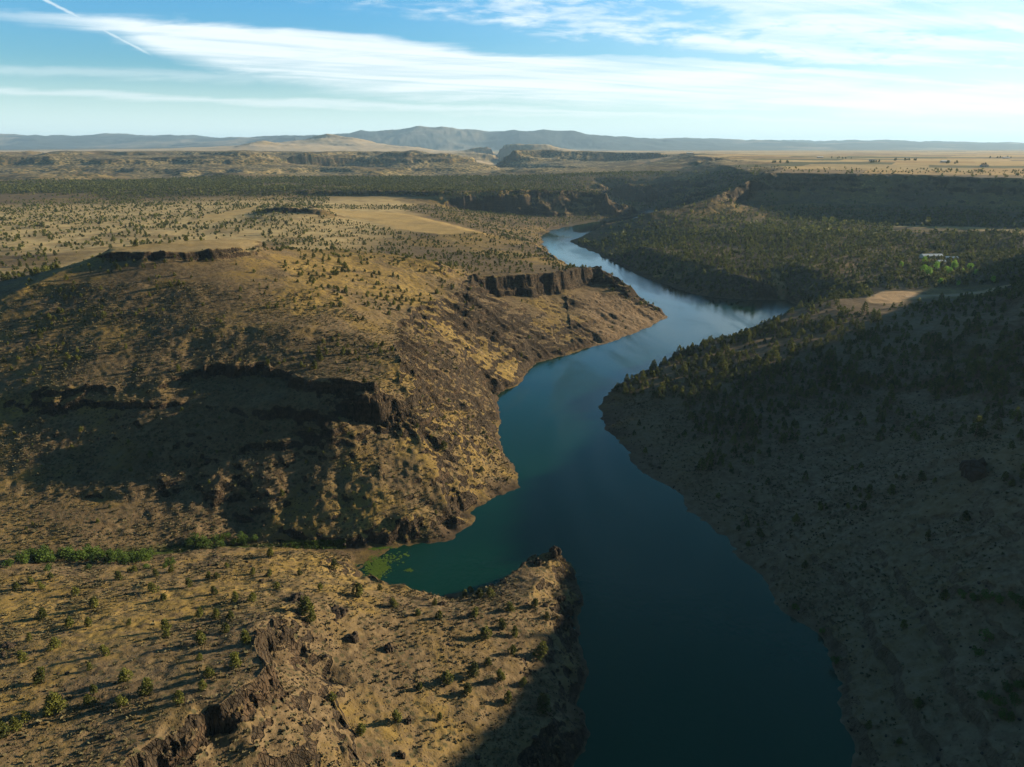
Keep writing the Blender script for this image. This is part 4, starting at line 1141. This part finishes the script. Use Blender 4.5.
def algae():
    M_ALGAE = simple('algae_mat', (.055, .095, .010), .85, .45, .5, .1)
    parts = []
    rr = random.Random(2); co, fs = [], []
    for (cu, cv, su, sv, n) in ((378, 566, 11, 8, 620), (374, 575, 8, 7, 260), (408, 570, 4, 1.6, 45), (376, 548, 14, 1.6, 130), (392, 558, 14, 5, 60)):
        for _ in range(n):
            u, v = cu + rr.gauss(0, su * .55), cv + rr.gauss(0, sv * .55)
            x, y, _z = at(u, v, 0.0); b = len(co); R = rr.uniform(.15, .9) * (1 if rr.random() < .8 else 1.6); q = rr.uniform(.5, 1); an = rr.random() * 6.28
            k = 9; h = .06 + rr.random() * .07
            ring = []
            for i in range(k):
                t = i / k * 6.283; rad = R * rr.uniform(.6, 1.15); ex, ey = rad * math.cos(t), rad * q * math.sin(t)
                ring.append((x + ex * math.cos(an) - ey * math.sin(an), y + ex * math.sin(an) + ey * math.cos(an)))
            co += [(px, py, .0) for px, py in ring] + [(x + (px - x) * .85, y + (py - y) * .85, h) for px, py in ring] + [(x, y, h + .02)]
            fs += [(b + i, b + (i + 1) % k, b + k + (i + 1) % k, b + k + i) for i in range(k)] + [(b + k + i, b + k + (i + 1) % k, b + 2 * k) for i in range(k)]
    parts = [(co, fs)]
    o = pymesh('algae', parts, M_ALGAE, None); o['kind'] = 'stuff'; o['label'] = 'bright green algae mat floating in the shallow cove'
    # reeds at the head of the cove
    r = np.random.RandomState(4); X, Y = [], []
    for _ in range(1500):
        x, y = on_ground(r.uniform(282, 345), r.uniform(541, 549)); X.append(x + r.uniform(-.6, .6)); Y.append(y + r.uniform(-.8, .8))
    X, Y = np.array(X), np.array(Y); k = ground_z(X, Y) < 3.5; X, Y = X[k], Y[k]; n = len(X)
    if n:
        z = ground_z(X, Y); h = r.uniform(.5, 1.1, n); a = r.rand(n) * 6.28; w = .35
        co = np.stack([np.stack([X - w * np.cos(a), Y - w * np.sin(a), z], 1), np.stack([X + w * np.cos(a), Y + w * np.sin(a), z], 1), np.stack([X + .5 * w * np.cos(a) + .1, Y + .5 * w * np.sin(a), z + h], 1), np.stack([X - .5 * w * np.cos(a) + .1, Y - .5 * w * np.sin(a), z + h], 1)], 1)
        o = link(bpy.data.objects.new('marsh_grass', mesh_np('marsh_grass', co.reshape(-1, 3), quads(n), M_WILLOW))); o['kind'] = 'stuff'; o['label'] = 'green marsh grass at the head of the cove'
algae()

# ------------------------------------------------------------------ dirt track over the terrace
def track():
    m, g, b = material('packed_dirt'); geo = g.node('ShaderNodeNewGeometry')
    g.put(b.inputs['Base Color'], g.mix(g.noise(geo.outputs['Position'], .4, 3), (.26, .18, .11), (.40, .29, .18))); b.inputs['Roughness'].default_value = .95
    pts = []
    for (a, c) in zip(TRACK[:-1], TRACK[1:]):
        for k in range(24):
            t = k / 24; pts.append((a[0] * (1 - t) + c[0] * t, a[1] * (1 - t) + c[1] * t))
    co = []
    for i, (x, y) in enumerate(pts):
        x2, y2 = pts[min(i + 1, len(pts) - 1)]; x1, y1 = pts[max(i - 1, 0)]; L = math.hypot(x2 - x1, y2 - y1) + 1e-6
        nx, ny = -(y2 - y1) / L * 2.6, (x2 - x1) / L * 2.6
        for s in (-1, 0, 1):
            co.append((x + nx * s, y + ny * s, 0))
    co = np.array(co); co[:, 2] = ground_z(co[:, 0], co[:, 1]) + .25
    n = len(pts); f = np.array([(i * 3 + j, i * 3 + j + 1, i * 3 + j + 4, i * 3 + j + 3) for i in range(n - 1) for j in (0, 1)])
    o = link(bpy.data.objects.new('dirt_road', mesh_np('dirt_road', co, f[:, ::-1], m, True))); o['kind'] = 'structure'; o['label'] = 'pale dirt road along the terrace on the shaded hill'
track()

# ------------------------------------------------------------------ sky, sun, air, camera
def build_sky():
    w = bpy.data.worlds.new('World'); scene.world = w; w.use_nodes = True
    g = G(w.node_tree); bg = next(n for n in g.n if n.type == 'BACKGROUND')
    sky = g.node('ShaderNodeTexSky', sky_type='NISHITA', sun_disc=False)
    sky.sun_elevation = SUN_EL; sky.sun_rotation = SUN_AZ; sky.air_density = 1.0; sky.dust_density = .6; sky.ozone_density = 2.0; sky.altitude = 800
    tc = g.node('ShaderNodeTexCoord'); D = tc.outputs['Generated']
    s = g.node('ShaderNodeSeparateXYZ'); g.put(s.inputs[0], D); dx, dy, dz = s.outputs
    a = g.math('DIVIDE', dx, g.math('MAXIMUM', dy, .05)); b = g.math('DIVIDE', dz, g.math('MAXIMUM', dy, .05))
    # wind-drawn texture: positions on a high flat layer
    cz = g.math('MAXIMUM', dz, .012)
    cx, cy = g.math('DIVIDE', dx, cz), g.math('DIVIDE', dy, cz)
    cv = g.node('ShaderNodeCombineXYZ'); g.put(cv.inputs[0], cx); g.put(cv.inputs[1], cy)
    mp = g.node('ShaderNodeMapping'); mp.inputs['Rotation'].default_value = (0, 0, math.radians(-36)); g.put(mp.inputs[0], cv.outputs[0])
    st = g.node('ShaderNodeMapping'); st.inputs['Scale'].default_value = (.12, 1.1, 1); g.put(st.inputs[0], mp.outputs[0])
    fib = g.noise(st.outputs[0], 1.0, 6, .62, .5)
    ab = g.node('ShaderNodeCombineXYZ'); g.put(ab.inputs[0], a); g.put(ab.inputs[1], g.math('MULTIPLY', b, 4.5))
    puff = g.noise(ab.outputs[0], 14.0, 6, .62, .3); soft = g.noise(ab.outputs[0], 4.0, 5, .6, .4); tiny = g.noise(ab.outputs[0], 45.0, 4, .6)
    st2 = g.node('ShaderNodeMapping'); st2.inputs['Scale'].default_value = (2.2, 34, 1); st2.inputs['Rotation'].default_value = (0, 0, math.radians(7)); 
    ab2 = g.node('ShaderNodeCombineXYZ'); g.put(ab2.inputs[0], a); g.put(ab2.inputs[1], b); g.put(st2.inputs[0], ab2.outputs[0])
    streak = g.noise(st2.outputs[0], 1.6, 6, .6, .6)
    bw = g.math('ADD', b, g.math('MULTIPLY_ADD', streak, .030, -.015))
    bw = g.math('ADD', bw, g.math('MULTIPLY_ADD', puff, .012, -.006))
    def curve(pts, lo=-1.0, hi=1.0):
        nd = g.node('ShaderNodeFloatCurve'); c = nd.mapping.curves[0]
        x = g.math('MULTIPLY_ADD', a, 1 / (hi - lo), -lo / (hi - lo), clamp=True)
        P = [((p - lo) / (hi - lo), q * 2.5 + .2) for p, q in pts]
        c.points[0].location = P[0]; c.points[1].location = P[-1]
        for p in P[1:-1]: c.points.new(*p)
        nd.mapping.update(); g.put(nd.inputs['Value'], x)
        return g.math('DIVIDE', g.math('SUBTRACT', nd.outputs[0], .2), 2.5)
    def band(upper, lower, su, sl):
        up, lo = curve(upper), curve(lower)
        return g.math('MULTIPLY', g.ramp(g.math('SUBTRACT', up, bw), -su, su), g.ramp(g.math('SUBTRACT', bw, lo), -sl, sl))
    m1 = band(((-1, .180), (-.56, .155), (-.28, .140), (0, .112), (.17, .106), (.4, .096), (.66, .080), (1, .07)),
              ((-1, .178), (-.54, .146), (-.40, .104), (-.24, .074), (-.1, .064), (0, .058), (.25, .050), (.66, .036), (1, .03)), .006, .012)
    m1 = g.math('MULTIPLY', m1, g.ramp(g.math('ADD', fib, g.math('MULTIPLY', streak, .9)), .62, 1.12, .42, 1.0))
    m2 = band(((-1, .076), (-.65, .071), (0, .050), (.25, .040), (1, .02)), ((-1, .072), (-.65, .065), (0, .042), (.25, .034), (1, .01)), .004, .005)
    m2 = g.math('MULTIPLY', m2, .55)
    m3 = band(((-1, .105), (-.65, .098), (-.3, .088), (0, .084), (1, .08)), ((-1, .095), (-.65, .09), (-.3, .080), (0, .076), (1, .07)), .006, .006)
    m3 = g.math('MULTIPLY', m3, g.ramp(a, -.1, -.4, 0, .35))
    # mottled high cloud at the upper right
    m4 = band(((-1, .25), (1, .30)), ((-1, .20), (-.30, .178), (-.12, .160), (.05, .134), (.20, .122), (.34, .105), (.45, .098), (1, .08)), .01, .012)
    m4 = g.math('MULTIPLY', m4, g.ramp(g.math('ADD', puff, g.math('ADD', g.math('MULTIPLY', soft, .8), g.math('MULTIPLY', a, .40))), .76, 1.10, 0, .9))
    m4 = g.math('MULTIPLY', m4, g.ramp(g.math('MULTIPLY_ADD', streak, .6, fib), .58, .95, .45, 1.0))
    # milky veil towards the sun
    veil = g.math('MULTIPLY', g.ramp(a, -.25, .9, 0.0, .6), g.ramp(b, -.02, .10, .55, 1.0))
    veil = g.math('MULTIPLY', veil, g.ramp(b, .42, .22))
    veil = g.math('MULTIPLY', veil, g.ramp(soft, .25, .6, .55, 1.0))
    # high cloud overhead and elsewhere
    over = g.math('MULTIPLY', g.ramp(dz, .18, .35), g.ramp(fib,   .56, .80, 0, .15))
    back = g.math('LESS_THAN', dy, .1)
    over = g.math('MAXIMUM', over, 0.0)
    m0 = g.math('MAXIMUM', g.math('MAXIMUM', m1, m2), g.math('MAXIMUM', m3, m4))
    # a short straight condensation trail
    ax, bx, ay, by = -.62, .197, -.448, .1088
    L = math.hypot(ay - ax, by - bx); ux, uy = (ay - ax) / L, (by - bx) / L
    ra, rb = g.math('SUBTRACT', a, ax), g.math('SUBTRACT', b, bx)
    along = g.math('ADD', g.math('MULTIPLY', ra, ux), g.math('MULTIPLY', rb, uy))
    perp = g.math('ABSOLUTE', g.math('ADD', g.math('MULTIPLY', ra, -uy), g.math('MULTIPLY', rb, ux)))
    perp = g.math('ADD', perp, g.math('MULTIPLY_ADD', tiny, .003, -.0015))
    trail = g.math('MULTIPLY', g.ramp(perp, .0027, .0002), g.math('MULTIPLY', g.ramp(along, 0, .03), g.ramp(along, L, L - .02)))
    m0 = g.math('MAXIMUM', m0, g.math('MULTIPLY', trail, .6))
    front = g.ramp(dy, .1, .35)
    cl = g.math('MAXIMUM', g.math('MULTIPLY', m0, front), over)
    cl = g.math('MAXIMUM', cl, g.math('MULTIPLY', veil, front), clamp=True)
    base = g.mix(1.0, sky.outputs[0], SKY_TINT, 'MULTIPLY')
    # deeper blue above; overhead and rear sky dimmed and warmed to set the fill
    base = g.mix(g.ramp(dz, .0, .30), base, g.mix(1.0, base, SKY_DEEP, 'MULTIPLY'))
    base = g.mix(g.ramp(dz, .19, .45), base, g.mix(1.0, base, (.95, .64, .50), 'MULTIPLY'))
    base = g.mix(g.ramp(dy, .20, -.40), base, g.mix(1.0, base, (1.05, .62, .46), 'MULTIPLY'))
    base = g.mix(g.ramp(dz, .10, .0), base, g.mix(g.ramp(dy, -.4, .2, 0.0, .9), base, SKY_LOW))
    warm = g.ramp(a, -.3, .8)
    ccol = g.mix(warm, CLOUD_COOL, CLOUD_WARM)
    c = g.mix(g.math('MULTIPLY', cl, .92), base, ccol)
    g.put(bg.inputs['Color'], c); bg.inputs['Strength'].default_value = SKY_STRENGTH
    w.cycles.sampling_method = 'MANUAL'; w.cycles.sample_map_resolution = 1024

def build_sun():
    l = bpy.data.lights.new('sun', 'SUN'); l.energy = SUN_STRENGTH; l.angle = math.radians(.5); l.color = (1.0, .80, .52)
    o = link(bpy.data.objects.new('sun', l))
    from mathutils import Vector
    o.rotation_euler = Vector(SUN_DIR).to_track_quat('Z', 'Y').to_euler(); o.location = (600, 300, 900)

def build_haze():
    x0, x1, y0, y1, z0, z1 = -42000, 42000, -300, 43000, -14.0, HAZE_TOP
    co = np.array([(x, y, z) for x in (x0, x1) for y in (y0, y1) for z in (z0, z1)], float)
    f = np.array([(0, 1, 3, 2), (4, 6, 7, 5), (0, 4, 5, 1), (2, 3, 7, 6), (0, 2, 6, 4), (1, 5, 7, 3)])
    m = bpy.data.materials.new('air'); m.use_nodes = True; t = m.node_tree; t.nodes.clear()
    out = t.nodes.new('ShaderNodeOutputMaterial'); v = t.nodes.new('ShaderNodeVolumePrincipled')
    v.inputs['Color'].default_value = (.42, .68, 1.0, 1); v.inputs['Density'].default_value = HAZE_DENSITY; v.inputs['Anisotropy'].default_value = .15
    t.links.new(v.outputs[0], out.inputs['Volume'])
    o = link(bpy.data.objects.new('haze', mesh_np('haze', co, f, m))); o['kind'] = 'stuff'; o['label'] = 'thin blue haze in the air over the canyon'

build_sky(); build_sun(); build_haze()
cam = bpy.data.cameras.new('camera'); co_ = link(bpy.data.objects.new('camera', cam)); scene.camera = co_
cam.sensor_width = 36; cam.lens = F / W * 36; cam.clip_end = 120000; cam.clip_start = 1
co_.location = (0, 0, CAM_Z); co_.rotation_euler = (math.pi / 2 - PITCH, 0, 0)
scene.view_settings.view_transform = 'Standard'; scene.view_settings.look = 'None'; scene.view_settings.exposure = EXPOSURE; scene.view_settings.gamma = 1
scene.render.engine = 'CYCLES'
cy = scene.cycles
cy.use_denoising = True
cy.max_bounces = 5; cy.diffuse_bounces = 2; cy.glossy_bounces = 3; cy.transmission_bounces = 2; cy.volume_bounces = 1; cy.transparent_max_bounces = 8
cy.use_adaptive_sampling = True; cy.adaptive_threshold = .01
